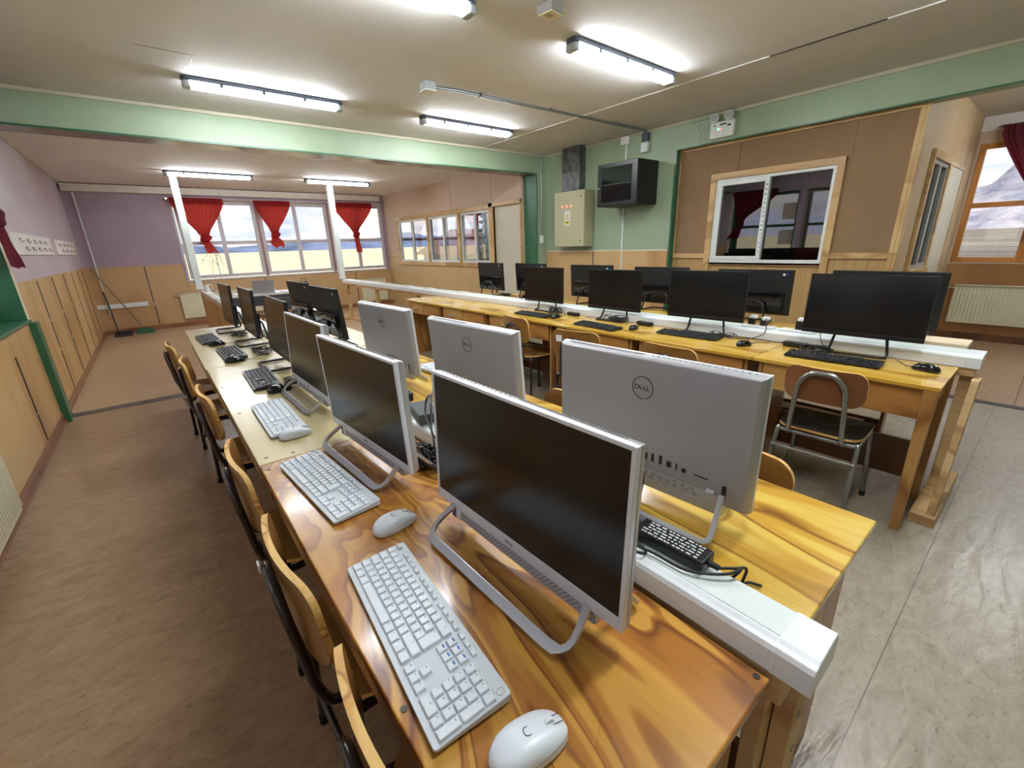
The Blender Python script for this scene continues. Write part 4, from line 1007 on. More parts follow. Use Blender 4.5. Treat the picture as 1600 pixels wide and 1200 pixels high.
def build_computers():
    white_aio('silver framed computer nearest the camera, its black screen facing the left wall', .452, .592, .811, -.023, .033, -1)
    white_aio('silver framed computer, second screen from the camera, over the second white keyboard', .423, 1.289, .808, -.06, -.035, -1)
    white_aio('silver framed computer, third screen from the camera, over the smallest white keyboard', .453, 2.061, .804, -.02, .049, -1)
    white_aio('large silver computer back with ports and round mark, standing over the long white trunking end', .932, .599, .813, -.054, .012, 1)
    white_aio('silver computer back with round mark, middle one of the three', .956, 1.41, .798, -.063, .076, 1)
    white_aio('silver computer back with round mark, farthest of the three', .915, 2.141, .81, -.049, .057, 1)
    GL = 'black computers on the left island'
    black_aio('black computer just behind the silver ones, screen facing the left wall', .500, 2.861, .815, .003, .068, -1, .54, group=GL)
    black_aio('black computer on the left island, fifth screen from the camera', .495, 3.76, .822, 0, .03, -1, .54, group=GL)
    black_aio('black computer at the far end of the left island facing the left wall', .455, 4.523, .82, -.02, .02, -1, .54, group=GL)
    black_aio('black computer back with glossy lower half, nearer of two beyond the silver backs', .93, 3.158, .835, -.028, .09, 1, .54, group=GL)
    black_aio('black computer back, farther of two beyond the silver backs', .98, 4.021, .827, -.049, .086, 1, .54, group=GL)
    GP = 'black screens on the yellow desks'
    for l, x, y, zb, yw, tl in (('big black screen at the near end of the yellow desks, behind the chrome chair', 2.965, .632, .858, -.036, .042),
                                ('black screen on the yellow desks above the lone mouse and keyboard, second from the right', 2.99, 1.54, .855, -.05, .02),
                                ('black screen on the yellow desks, third from the right', 3.02, 2.366, .84, -.01, .018),
                                ('black screen farthest along the yellow desks', 2.99, 3.21, .845, 0, .0)):
        black_aio(l, x, y, zb, yw, tl, -1, .545, .75, -.0 if x < 3.0 else -.06, group=GP)
    GQ = 'black computers behind the right trunking'
    for l, x, y, zb, yw, tl in (('black computer back mostly hidden by the biggest black screen, right side showing', 3.43, .648, .85, -.006, .042),
                                ('black computer back with a blue and white sticker below the dark office window', 3.66, 1.499, .827, -.09, .039),
                                ('black computer back between the second and third black screens', 3.73, 2.363, .825, -.07, .032),
                                ('black computer back left of the third black screen', 3.62, 3.11, .838, -.05, .05),
                                ('black computer back partly behind the farthest black screen, before the cream door', 3.60, 4.048, .842, 0, .05),
                                ('black computer back standing farthest left against the slatted partition', 3.32, 4.42, .862, .04, .041)):
        if l.endswith('partition'): y = 4.62; x = 3.42; zb = .852
        black_aio(l, x, y, zb, yw, tl, 1, .545, .755, -.10, group=GQ)
build_computers()

# ------------------------------------------------------------------ keyboards
def key_layout():
    u = .019; ks = []      # (x0, x1, y0, y1) with x from the left edge, y from the rear edge
    X0 = .0035; fy0, fy1 = .009, .020
    def row(y, widths, x=X0, h=u):
        for w in widths:
            if w > 0: ks.append((x, x+w*u, y, y+h))
            x += abs(w)*u
    row(fy0, [1], X0, fy1-fy0)
    for g in range(3): row(fy0, [1, 1, 1, 1], X0+(2+g*4.5)*u, fy1-fy0)
    row(fy0, [1, 1, 1], X0+15.25*u, fy1-fy0)
    y = .0235
    row(y, [1]*13+[2]); row(y+u, [1.5]+[1]*12+[-1.5]); row(y+2*u, [1.75]+[1]*12+[-1.25]); row(y+3*u, [1.25]+[1]*11+[2.75]); row(y+4*u, [1.25, 1.25, 1.25, 6.25, 1.25, 1.25, 1.25, 1.25])
    ks.append((X0+13.6*u, X0+15*u, y+u, y+3*u))
    row(y, [1]*3, X0+15.25*u); row(y+u, [1]*3, X0+15.25*u); row(y+3*u, [1], X0+16.25*u); row(y+4*u, [1]*3, X0+15.25*u)
    nx = X0+18.5*u
    row(y, [1]*4, nx); row(y+u, [1]*3, nx); row(y+2*u, [1]*3, nx); row(y+3*u, [1]*3, nx); row(y+4*u, [2, 1], nx)
    ks.append((nx+3*u, nx+4*u, y+u, y+3*u)); ks.append((nx+3*u, nx+4*u, y+3*u, y+5*u))
    return ks
KEYS = key_layout(); KW, KD = .434, .128
def keycap(mb, x0, x1, y0, y1, zf, h=.0055):
    g = .0011; a, b, c, d = x0+g, x1-g, y0+g, y1-g; i = .0011
    # local axes: x' = KD/2 - y (towards the screen), y' = KW/2 - x
    def P(x, y, z): return (KD/2-y, KW/2-x, z+zf(y))
    mb.hexa([P(a, d, 0), P(b, d, 0), P(b, c, 0), P(a, c, 0), P(a+i, d-i, h), P(b-i, d-i, h), P(b-i, c+i, h), P(a+i, c+i, h)])
def keyboard(label, x, y, rz, white=True, per_key=True, zd=.751, group=None):
    t = thing('keyboard', label, 'keyboard', (x, y, zd), rz, group)
    zf = (lambda yy: .011+.009*(1-yy/KD)) if 1 else 0
    poly = rrect(-KD/2, KD/2, -KW/2, KW/2, .006)
    top = [(a, b, .011+.009*((a+KD/2)/KD)) for a, b in poly]; bot = [(a*.985, b*.995, .004) for a, b in poly]; n = len(poly)
    MB().add(bot+top, [tuple(range(n))[::-1], tuple(range(n, 2*n))]+[(i, (i+1) % n, n+(i+1) % n, n+i) for i in range(n)]).build('case', 'white_case' if white else 'black_plastic', t, .0012)
    MB().box(.045, .06, -.18, -.15, 0, .006).box(.045, .06, .15, .18, 0, .006).box(-.06, -.05, -.18, -.16, 0, .0045).box(-.06, -.05, .16, .18, 0, .0045).build('feet', 'rubber', t)
    km = 'white_key' if white else 'black_key'
    if per_key:
        ks = sorted(KEYS, key=lambda k: -k[0]); 
        for k in ks[:100]:
            mb = MB(); keycap(mb, *k, zf); mb.build('key', km, t, .0008, seg=1)
        if len(ks) > 100:
            mb = MB()
            for k in ks[100:]: keycap(mb, *k, zf)
            mb.build('keys', km, t, .0008, seg=1)['kind'] = 'stuff'
    else:
        mb = MB()
        for k in KEYS: keycap(mb, *k, zf)
        mb.build('keys', km, t)['kind'] = 'stuff'
    if white:
        r = random.Random(2); mg = MB(); mbl = MB()
        for k in KEYS:
            x0, x1, y0, y1 = k; cx = x0+.005 if x1-x0 < .03 else (x0+x1)/2; yy = y0+.0062
            blue = .0035+15.2*.019 < x0 < .0035+18.4*.019 and y0 < .05 and y0 > .02
            q = mbl if blue else mg
            P = lambda a, b: (KD/2-b, KW/2-a)
            w = r.uniform(.0012, .0032) if not blue else .008; h = r.uniform(.0014, .0022) if not blue else .003
            if x1-x0 > .1: continue
            xa, ya = P(cx, yy); q.box(xa-h/2, xa+h/2, ya-w, ya, zf(yy)+.0054, zf(yy)+.0058)
        mg.build('legends', 'legend_grey', t); mbl.build('blue_legends', 'legend_blue', t)
        mg = MB()
        for i in range(3): mg.box(KD/2-.0225+.001, KD/2-.0205, KW/2-(.372+i*.021), KW/2-(.3705+i*.021), zf(.02)+.0001, zf(.02)+.0004); mg.box(KD/2-.0225, KD/2-.0205, KW/2-(.376+i*.021), KW/2-(.3752+i*.021), zf(.02)+.0001, zf(.02)+.0004)
        me = MB()
        for i in range(24):
            a0, a1 = 2*pi*i/24, 2*pi*(i+1)/24
            mg.add([(KD/2-.013+r2*cos(a), -KW/2+.012+r2*sin(a)*.9, zf(.013)+d) for d in (.0002, .0005) for r2, a in ((.0060, a0), (.0066, a0), (.0066, a1), (.0060, a1))], [(0, 1, 2, 3), (7, 6, 5, 4), (0, 4, 5, 1), (2, 6, 7, 3), (1, 5, 6, 2), (3, 7, 4, 0)])
        mg.build('status_marks', 'legend_grey', t)
    return t
def build_keyboards():
    GW = 'white keyboards'; GK = 'black keyboards'
    keyboard('white keyboard closest to the camera with blue marked keys', .237, .601, rad(-4.3), True, True, group=GW)
    keyboard('white keyboard in front of the second silver framed screen', .268, 1.226, rad(4.5), True, True, group=GW)
    keyboard('white keyboard with a white mouse overlapping its near end, on the pale desk', .281, 1.91, rad(-.5), True, True, group=GW)
    keyboard('black keyboard on the pale desk beyond the farthest white keyboard', .345, 2.60, rad(-2), False, True, group=GK)
    keyboard('black keyboard on the far pale desk, nearer of the two there', .315, 3.45, rad(1.3), False, False, group=GK)
    keyboard('black keyboard at the far end of the left island', .25, 4.175, rad(2.3), False, False, group=GK)
    keyboard('white keyboard glimpsed behind the farthest silver computer back', 1.13, 1.98, rad(184), True, False, group=GW)
    keyboard('black keyboard at the near end of the yellow desks beside the long-tailed mouse', 2.785, .685, rad(2.3), False, False, group=GK)
    keyboard('black keyboard on the yellow desks below the second black screen', 2.86, 1.565, rad(4), False, False, group=GK)
    keyboard('black keyboard on the yellow desks below the third black screen', 2.70, 2.26, rad(-5), False, False, group=GK)
    keyboard('black keyboard below the farthest screen of the yellow desks', 2.76, 3.10, rad(0), False, False, group=GK)
    keyboard('black keyboard behind the right trunking, farthest left', 3.66, 4.44, rad(180), False, False, .756, group=GK)
build_keyboards()

# ------------------------------------------------------------------ mice
def mouse(label, x, y, rz, white=True, s=1.0, cable=None, zd=.751, group=None):
    t = thing('computer_mouse', label, 'mouse', (x, y, zd), rz, group); L, Wd, Hh = .113*s, .062*s, .036*s
    R, J = 28, 9; vs = []; fs = []
    def outline(a, k):
        c, d = cos(a), sin(a); e = .8
        px = L/2*k*math.copysign(abs(c)**e, c); py = Wd/2*k*math.copysign(abs(d)**e, d)*(1-.08*c*(1 if c > 0 else .3)-.06*(1-abs(c)))
        return px, py
    def top(px): q = px/(L/2); return Hh*(1-.42*((q+.22)**2)/1.2)
    prof = [(.93, 0), (1, .14), (1, .32), (.985, .5), (.93, .70), (.82, .84), (.62, .94), (.36, .985), (.12, 1)]
    for k, zz in prof:
        for i in range(R):
            a = 2*pi*i/R; px, py = outline(a, k); vs.append((px, py, zz*top(px)))
    for j in range(J-1):
        for i in range(R): fs.append((j*R+i, j*R+(i+1) % R, (j+1)*R+(i+1) % R, (j+1)*R+i))
    fs.append(tuple(range(R))[::-1]); fs.append(tuple(range((J-1)*R, J*R)))
    MB().add(vs, fs, True).build('shell', 'mouse_white' if white else 'black_gloss', t)
    wx = .030*s; MB().xf(Matrix.Identity(4))
    mb = MB(); mb.disc((wx, -.0035, top(wx)-.003), .0075*s, .007, 'Y', 18); mb.build('scroll_wheel', 'mouse_white' if white else 'black_matte', t)
    mb = MB()
    for i in range(8):      # seam between the buttons
        q0, q1 = (wx+.010*s+i*.002*s, wx+.012*s+i*.002*s)
    pts = [(wx-.034*s+.004*cos(a)*s, .0055*sin(a)*s) for a in [rad(90+180*i/8) for i in range(9)]]
    loop = [(wx+.020*s, .0055*s)]+pts+[(wx+.020*s, -.0055*s)]
    mb.tube([(a, b, top(a)+.0003) for a, b in loop], .0006*s, 5).build('button_seam', 'mark_dark', t)
    mb = MB(); pr = []
    for sg in (1, -1):
        q = [outline(rad(a)*sg, .99) for a in range(18, 165, 8)]
        mb.tube([(a, b, .42*top(a)+.004*sin(i*.35)) for i, (a, b) in enumerate(q)], .0004*s, 5)
    mb.build('side_seam', 'legend_grey' if white else 'black_matte', t)
    if cable: MB().tube([Vector(p) for p in cable], .0018, 6).build('tail_cable', 'cable_black', t)
    return t
def smooth(pts, n=6):
    P = [Vector(p) for p in pts]; out = []
    for i in range(len(P)-1):
        p0, p1, p2, p3 = P[max(i-1, 0)], P[i], P[i+1], P[min(i+2, len(P)-1)]
        for k in range(n):
            u = k/n; out.append(.5*((2*p1)+(p2-p0)*u+(2*p0-5*p1+4*p2-p3)*u*u+(3*p1-p0-3*p2+p3)*u**3))
    out.append(P[-1]); return out
def tail(dx, dy, w=.03): return smooth([(.05, 0, .012), (.09, .0, .006), (.09+dx*.3, dy*.3+w, .003), (.09+dx*.7, dy*.7-w, .003), (.09+dx, dy, .004)])
def build_mice():
    mouse('white mouse cut off by the bottom edge, closest to the camera', .262, .315, rad(-8), True, 1.05, group='white mice')
    mouse('white mouse on the amber desk between two white keyboards', .338, .905, rad(6), True, group='white mice')
    mouse('white mouse resting against the farthest white keyboard', .295, 1.672, rad(2), True, group='white mice')
    mouse('black mouse on the pale desk, nearest of the three black ones there', .375, 2.31, rad(-5), False, cable=tail(.12, .25), group='black mice')
    mouse('black mouse beside the near black keyboard of the far pale desk', .30, 3.18, rad(-12), False, cable=tail(.15, .25), group='black mice')
    mouse('black mouse at the far end of the left island', .28, 3.88, rad(-10), False, cable=tail(.15, .2), group='black mice')
    mouse('black mouse with a curved cable at the near end of the yellow desks', 2.865, .315, rad(75), False, cable=smooth([(.05, 0, .012), (.08, .0, .006), (.12, -.05, .004), (.17, -.10, .004)]), group='black mice')
    mouse('black mouse alone on the yellow desk right of the second keyboard', 2.82, 1.165, rad(-20), False, .95, cable=tail(.13, .02), group='black mice')
    mouse('black mouse right beside the third black keyboard', 2.81, 1.99, rad(10), False, .95, cable=tail(.12, .05), group='black mice')
    mouse('black mouse right of the farthest keyboard on the yellow desks', 2.80, 2.83, rad(0), False, .95, cable=tail(.12, .1), group='black mice')
build_mice()

# ------------------------------------------------------------------ chairs
def chair(label, x, y, rz, frame='tube_dark', ply='chair_ply', group=None, mark=None, rf=.03, bw=.40, bh=.215, seat_mat=None):
    """faces +X; the backrest stands at x=0"""
    t = thing('school_chair', label, 'chair', (x, y, 0), rz, group)
    sh, bt, r = .44, .79, .0115
    # backrest: curved plywood
    W, z0, z1, th = bw, bt-bh, bt, .014; n = 30
    def bx(u, v): return .030*u*u*4-.012*v     # sides curl forward, top leans back
    vs = []; M = 10
    outline = rrect(-W/2, W/2, 0, z1-z0, .045, 5)
    cols = []
    for i in range(n+1):
        u = .5*sin(pi*(i/n-.5)); yy = u*W
        cut = 0.0; e = abs(u)*2
        if e > .70: cut = .058*(1-math.sqrt(max(0, 1-((e-.70)/.30)**2)))
        for j in range(5):
            v = j/4; zz = z0+cut+(z1-z0-2*cut)*v; cols.append((u, v, yy, zz))
    for face in (0, 1):
        for u, v, yy, zz in cols: vs.append((bx(u, v)+(0 if face else -th), yy, zz))
    K = 5; C = (n+1)*K; fs = []; edge = []
    for i in range(n):
        for j in range(K-1):
            a = i*K+j; fs.append((a, a+1, a+K+1, a+K)); fs.append((C+a, C+a+K, C+a+K+1, C+a+1))
    for i in range(n): edge += [(i*K, (i+1)*K, C+(i+1)*K, C+i*K), (i*K+K-1, C+i*K+K-1, C+(i+1)*K+K-1, (i+1)*K+K-1)]
    for j in range(K-1): edge += [(j, C+j, C+j+1, j+1), (n*K+j, n*K+j+1, C+n*K+j+1, C+n*K+j)]
    mb = MB(); mb.add(vs, fs, True); mb.mi = 1; mb.add(vs, edge)
    b = mb.build('backrest', [ply, 'ply_edge'], t)
    MB().disc((-.001, .06, z0+.10), .008, .003, 'X').disc((-.001, -.06, z0+.10), .008, .003, 'X').build('rivets', 'screw_metal', t)
    if mark: MB().box(-.0185, -.0165, .10, .15, z1-.09, z1-.04).build('white_sticker', 'sticker_white', t)
    # seat
    mb = MB(); poly = rrect(.045, .41, -.185, .185, .06, 5); N_ = len(poly)
    sz = lambda a, b: sh+.010*abs(b/.19)**2-.012*(1 if 0 else max(0, (a-.30)/.1)**2)
    mb.add([(a, b_, sz(a, b_)-.012) for a, b_ in poly]+[(a, b_, sz(a, b_)) for a, b_ in poly]+[(.2, 0, sh-.008), (.2, 0, sh-.018)],
           [(N_+i, N_+(i+1) % N_, 2*N_) for i in range(N_)]+[((i+1) % N_, i, 2*N_+1) for i in range(N_)], False)
    mb.mi = 1; mb.add([(a, b_, sz(a, b_)-.012) for a, b_ in poly]+[(a, b_, sz(a, b_)) for a, b_ in poly], [(i, (i+1) % N_, N_+(i+1) % N_, N_+i) for i in range(N_)])
    mb.build('seat', [seat_mat or ply, 'ply_edge'], t)
    # bent tube carrying the backrest
    p = [(.36, -.12, sh-.028), (.06, -.12, sh-.028), (.0, -.115, sh+.02), (-.018, -.105, z0+.0), (-.030, -.095, z0+.09), (-.034, -.055, z0+.145), (-.035, 0, z0+.155)]
    q = p+[(a, -b_, c) for a, b_, c in p[::-1][1:]]
    MB().tube(smooth(q, 4), r, 10).build('back_frame', frame, t)
    # legs
    for sy in (-1, 1):
        MB().tube(smooth([(.30, sy*.175, sh-.026), (.08, sy*.175, sh-.026), (.045, sy*.178, sh-.06), (rf, sy*.19, .012)], 4), r, 10).build('leg', frame, t)
        MB().tube(smooth([(.10, sy*.165, sh-.028), (.33, sy*.165, sh-.028), (.37, sy*.17, sh-.06), (.41, sy*.19, .012)], 4), r, 10).build('leg', frame, t)
        MB().tube([(rf, sy*.19, .03), (rf, sy*.19, 0)], .014, 10).build('foot_cap', 'rubber', t); MB().tube([(.409, sy*.19, .03), (.411, sy*.19, 0)], .014, 10).build('foot_cap', 'rubber', t)
    MB().tube([(.012, -.185, .33), (.012, .185, .33)], r*.8, 8).build('crossbar', frame, t)
    MB().tube([(.06, -.175, sh-.03), (.06, .175, sh-.03)], r, 8).build('seat_bar', frame, t); MB().tube([(.33, -.17, sh-.03), (.33, .17, sh-.03)], r, 8).build('seat_bar', frame, t)
    return t
def build_chairs():
    GL = 'plywood chairs along the left side of the left island'
    chair('plywood chair with dark tube frame at the bottom edge, closest to the camera', .105, .45, rad(0), group=GL)
    m = chair('plywood chair with dark frame and a white scuff mark, second from the camera', .095, .96, rad(1), group=GL)
    MB().box(-.0485, -.044, .028, .050, .722, .742).build('white_scuff', 'sticker_white', m)
    chair('plywood chair with dark frame beside the joint of the amber and pale desks', .088, 1.56, rad(-1), group=GL)
    chair('plywood chair with dark frame beside the first pale desk', .075, 2.46, rad(2), group=GL)
    chair('plywood chair at the far pale desk, second from the far end', .05, 3.32, rad(-4), group=GL)
    chair('plywood chair at the far end of the left island, overlapping the threshold', -.0, 3.98, rad(4), group=GL)
    GR = 'plywood chairs between the two islands'
    chair('plywood chair whose corner shows right of the large silver computer back', 1.30, .545, pi, ply='chair_ply', group=GR)
    chair('plywood chair whose top shows between two silver computer backs', 1.29, 1.16, pi, ply='chair_ply', group=GR)
    chair('brown plywood chair with chrome frame and a black seat tucked under the yellow desk', 2.43, .61, rad(2), 'tube_chrome', 'chair_ply_brown', group=GR, rf=-.08, bw=.34, bh=.175, seat_mat='black_matte')
    chair('plywood chair with dark frame showing above the large silver computer back', 2.36, 1.42, rad(-3), 'tube_dark', 'chair_ply', group=GR)
    chair('plywood chair with a white sticker on its turned back, before the yellow desk', 2.32, 2.15, rad(12), 'tube_dark', 'chair_ply', group=GR, mark=True)
    chair('plywood chair with dark arched frame seen behind the middle silver computer back', 2.44, 2.99, rad(-6), 'tube_dark', 'chair_ply', group=GR)
build_chairs()

# ------------------------------------------------------------------ teacher's table in the back room
def teacher_corner():
    t = thing('office_table', 'white office table with grey legs at the far windows', 'table', (1.55, 8.5, 0))
    MB().box(-.62, .72, -.32, .32, .72, .745).build('tabletop', 'table_white', t, .004)
    MB().box(-.62, .72, -.30, -.28, .56, .72).build('modesty_panel', 'desk_grey', t)
    for x in (-.56, .66):
        MB().box(x-.03, x+.03, -.28, .28, .03, .72).build('leg', 'radiator_paint', t, .004)
    t = thing('laptop', 'open silver laptop seen from behind on the white office table', 'laptop', (1.42, 8.38, .746))
    MB().box(-.165, .165, -.05, .17, 0, .014).build('base', 'silver_plastic', t, .003); MB().hexa([(-.165, -.05, .014), (.165, -.05, .014), (.165, -.044, .014), (-.165, -.044, .014), (-.165, -.11, .215), (.165, -.11, .215), (.165, -.104, .215), (-.165, -.104, .215)]).build('lid', 'silver_back', t, .002)
    t = thing('paper_stack', 'stack of white papers left of the laptop', 'papers', (1.08, 8.42, .746)); MB().box(-.1, .1, -.13, .13, 0, .02).build('sheets', 'paper', t, .001)
    t = thing('paper_stack', 'loose white papers right of the laptop', 'papers', (1.83, 8.42, .746)); MB().box(-.12, .12, -.13, .13, 0, .008).build('sheets', 'paper', t, .001)
    t = thing('handbag', 'small dark bag at the right end of the white office table', 'bag', (2.08, 8.40, .746))
    MB().hexa([(-.09, -.06, 0), (.09, -.06, 0), (.09, .06, 0), (-.09, .06, 0), (-.07, -.03, .13), (.06, -.03, .15), (.06, .03, .15), (-.07, .03, .13)]).build('bag_body', 'desk_grey', t, .015)
    MB().tube(smooth([(-.05, 0, .13), (-.03, 0, .19), (.03, 0, .19), (.05, 0, .14)]), .006, 6).build('strap', 'desk_grey', t)
    t = thing('office_chair', 'low grey chair in front of the white office table', 'chair', (1.45, 7.85, 0))
    MB().prism(rrect(-.21, .21, -.2, .2, .05), .42, .46).build('seat', 'desk_grey', t, .01); MB().box(-.2, .2, -.22, -.19, .52, .72).build('backrest', 'desk_grey', t, .012)
    for sx in (-1, 1):
        for sy in (-1, 1): MB().tube([(sx*.17, sy*.17, .42), (sx*.2, sy*.2, 0)], .012, 8).build('leg', 'tube_chrome', t)
        MB().tube([(sx*.19, -.20, .42), (sx*.19, -.21, .54)], .01, 8).build('back_post', 'tube_chrome', t)
    t = thing('jug', 'small white jug with a looped handle by the foot of the left white post', 'jug', (.675, 8.75, .8085))
    MB().tube([(0, 0, 0), (0, 0, .02), (0, 0, .09), (0, 0, .11)], [.04, .042, .034, .024], 16).build('body', 'sticker_white', t); MB().tube(smooth([(.035, 0, .03), (.08, 0, .05), (.07, 0, .11), (.02, 0, .11)]), .006, 6).build('handle', 'sticker_white', t)
    for i, (x, y, l) in enumerate(((.675, 8.2, 'white plug sockets on the left trunking nearest the white jug'), (.675, 7.2, 'white plug sockets on the left trunking, nearer the far black screen'))):
        t = thing('socket_strip', l, 'socket', (x, y, .8085)); MB().box(-.035, .035, -.13, .13, 0, .012).build('plate', 'sticker_white', t, .003); MB().box(-.015, .015, -.09, -.03, .012, .014).box(-.015, .015, .03, .09, .012, .014).build('inserts', 'cream_paint', t)
    for i, y in enumerate((8.3, 7.3, 6.5, 5.8, 4.9, 3.6, 1.22, .98)):
        t = thing('socket_strip', ['flat white socket on the right trunking nearest the right white post', 'flat white socket on the right trunking, second from the post', 'flat white socket on the right trunking, third from the post', 'flat white socket on the right trunking level with the desk row end',
             'flat white socket on the right trunking before the slatted partition', 'flat white socket on the right trunking by the farthest black screen', 'flat white socket on the right trunking with two white plugs', 'flat white socket on the right trunking under the curved black cable'][i], 'socket', (3.14, y, .8185), 0, 'sockets on the right trunking')
        MB().box(-.04, .04, -.10, .10, 0, .010).build('plate', 'sticker_white', t, .003); MB().box(-.018, .018, -.07, -.02, .010, .012).box(-.018, .018, .02, .07, .010, .012).build('inserts', 'cream_paint', t)
    t = thing('wooden_box', 'small wooden box between the two farthest computer backs', 'box', (3.55, 4.30, .756)); MB().box(-.05, .05, -.06, .06, 0, .035).build('body', 'raw_pine', t, .003); MB().box(-.052, .052, -.062, .062, .035, .042).build('lid', 'pine_trim', t, .002)
    for i, (z0, z1, y0, y1) in enumerate(((1.75, 2.1, 4.06, 4.36), (1.20, 1.52, 4.08, 4.38))):
        t = thing('taped_paper', ('sheet of paper taped high' if i == 0 else 'sheet of paper taped low')+' on the left wall window, seen mirrored in the dark pane', 'paper', (XL-.13, (y0+y1)/2, z0)); MB().box(0, .001, -(y1-y0)/2, (y1-y0)/2, 0, z1-z0).build('sheet', 'thin_paper', t)
teacher_corner()

# ------------------------------------------------------------------ adapters, plugs, cables
def adapter(label, x, y, z, rz, sz=(.13, .055, .03), mat='black_plastic', lab=False):
    t = thing('power_adapter', label, 'power adapter', (x, y, z), rz)
    a, b, c = sz; MB().box(-a/2, a/2, -b/2, b/2, 0, c).build('body', mat, t, .004)
    MB().tube([(a/2, 0, c/2), (a/2+.02, 0, c/2)], .006, 8).build('strain_relief', 'cable_black', t); MB().tube([(-a/2, 0, c/2), (-a/2-.02, 0, c/2)], .006, 8).build('strain_relief', 'cable_black', t)
    if lab:
        mb = MB(); r = random.Random(4)
        for row in range(5):
            q = -a*.4
            while q < a*.38:
                l = r.uniform(.003, .012); mb.box(q, q+l, -b*.38+row*.009, -b*.38+row*.009+.0035, c, c+.0004); q += l+r.uniform(.002, .006)
        mb.build('printed_label', 'sticker_white', t)
    return t
def cable(label, pts, r=.0028, mat='cable_black', nm='power_cable'):
    P = smooth(pts, 7); c = P[len(P)//2]; o = Vector((pts[0][0], pts[0][1], min(p[2] for p in pts)))
    ob = MB().tube([p-o for p in P], r, 6).build(nm, mat); ob.location = o; return tag(ob, label, 'cable')
def tangle(label, cx, cy, z, sx, sy, n, seed, r=.0026, mat='cable_black', hz=.03, dx=0):
    rr = random.Random(seed); mb = MB()
    for k in range(n):
        a0 = rr.uniform(0, 6.28); pts = []
        ex, ey = sx*rr.uniform(.5, 1), sy*rr.uniform(.5, 1); ox, oy = rr.uniform(-.25, .25)*sx, rr.uniform(-.3, .3)*sy
        for i in range(rr.randint(6, 9)):
            a = a0+i*rr.uniform(.7, 1.2); m = rr.uniform(.5, 1)
            pts.append((ox+ex*m*cos(a), oy+ey*m*sin(a), r+rr.uniform(0, hz)))
        mb.tube(smooth(pts, 6), r, 6)
    ob = mb.build('cable_bundle', mat); ob.location = (cx, cy, z); return tag(ob, label, 'cables')
def build_cables():
    z = .752; tz = .810
    adapter('long black power adapter with printed label on the near end of the white trunking', .70, .375, tz-.0, rad(92), (.15, .05, .026), 'black_plastic', True)
    adapter('grey power adapter on the white trunking between the two nearest silver framed screens', .675, 1.37, tz, rad(78), (.15, .075, .038), 'adapter_grey')
    adapter('large black power adapter behind the grey one on the white trunking', .70, 1.66, tz, rad(84), (.20, .075, .035), 'black_plastic')
    for i, (x, y, l) in enumerate(((3.0, 2.02, 'right of the third black screen'), (2.99, 2.79, 'right of the farthest black screen'), (2.985, .93, 'under the biggest black screen'), (3.0, 1.95, ''))[:3]):
        adapter('small black power adapter '+l, x, y, z, rad(85), (.13, .045, .03))
    cable('black cable hooking from the label adapter across the trunking onto the yellow desk', [(.70, .285, tz+.012), (.725, .262, tz+.012), (.75, .25, tz+.004), (.775, .262, z+.006), (.79, .255, z+.004), (.80, .235, z+.003)])
    cable('black cable looping over the white trunking edge beside the nearest computer', [(.52, .41, z+.004), (.56, .425, .785), (.615, .43, .816), (.645, .40, tz+.004), (.665, .43, tz+.004), (.68, .52, tz+.006), (.70, .475, tz+.014)])
    cable('second black cable crossing the white trunking beside the nearest computer', [(.58, .56, .80), (.63, .49, tz+.004), (.655, .40, tz+.006), (.662, .32, tz+.006), (.70, .265, tz+.012), (.74, .255, tz+.008), (.765, .285, z+.006), (.745, .32, z+.004)])
    cable('thin black cable hanging from the ports of the large silver computer back', [(.895, .585, .865), (.87, .56, .82), (.85, .555, .775), (.82, .54, .78), (.77, .52, .80), (.72, .49, .822)], .002)
    tangle('knot of black power cables around a plug between the two nearest silver framed screens', .555, 1.12, z, .045, .09, 9, 3, .0035, hz=.06)
    cable('upright black cable loop standing on the white trunking by the grey adapter', [(.56, 1.10, .78), (.585, 1.14, .84), (.63, 1.27, .86), (.66, 1.31, .90), (.64, 1.24, .93), (.60, 1.17, .90), (.575, 1.12, .85), (.60, 1.05, .83), (.60, .98, .83)], .0035)
    t = thing('power_plug', 'black power plug hanging among cables beside the nearest screen', 'plug', (.535, 1.13, z), .5); MB().box(-.025, .025, -.02, .02, .0, .045).build('plug_body', 'black_plastic', t, .008); MB().tube([(0, 0, .045), (0, 0, .07)], .007, 8).build('strain_relief', 'cable_black', t)
    cable('black cable running from the plug toward the second silver framed screen', [(.535, 1.13, .815), (.53, 1.18, .83), (.51, 1.22, .82), (.49, 1.24, .81)], .0035)
    tangle('tangle of white and grey cables behind the second silver framed screen', .70, 1.95, tz, .045, .13, 8, 8, .0025, 'cable_grey', .02)
    tangle('black cables on the pale desk beside the third silver framed screen', .46, 2.42, z, .05, .12, 6, 11)
    tangle('pile of black cables in front of the middle black screen of the left island', .49, 3.36, z, .07, .13, 8, 12)
    tangle('pile of black cables inside the wire stand at the far end of the left island', .47, 4.2, z, .08, .13, 9, 13)
    tangle('tangle of cables on the far desk behind the middle silver computer', 1.02, 2.62, z, .12, .16, 9, 14, .0024)
    tangle('black cable bundle under the biggest black screen of the yellow desks', 2.965, .80, z, .05, .10, 9, 15, .003)
    tangle('black cable bundle under the second black screen of the yellow desks', 2.98, 1.40, z, .05, .12, 4, 16)
    tangle('black cable bundle under the third black screen', 2.98, 2.28, z, .05, .12, 9, 17, .003, hz=.05)
    tangle('black cable bundle under the farthest black screen of the yellow desks', 2.97, 3.0, z, .06, .12, 9, 18, .003, hz=.06)
    tangle('black cables behind the farthest left computer back', 3.60, 4.62, .757, .05, .10, 6, 19)
    tangle('black cables under the lower edge of the black back nearest the silver computers', .98, 3.25, z, .05, .10, 7, 21)
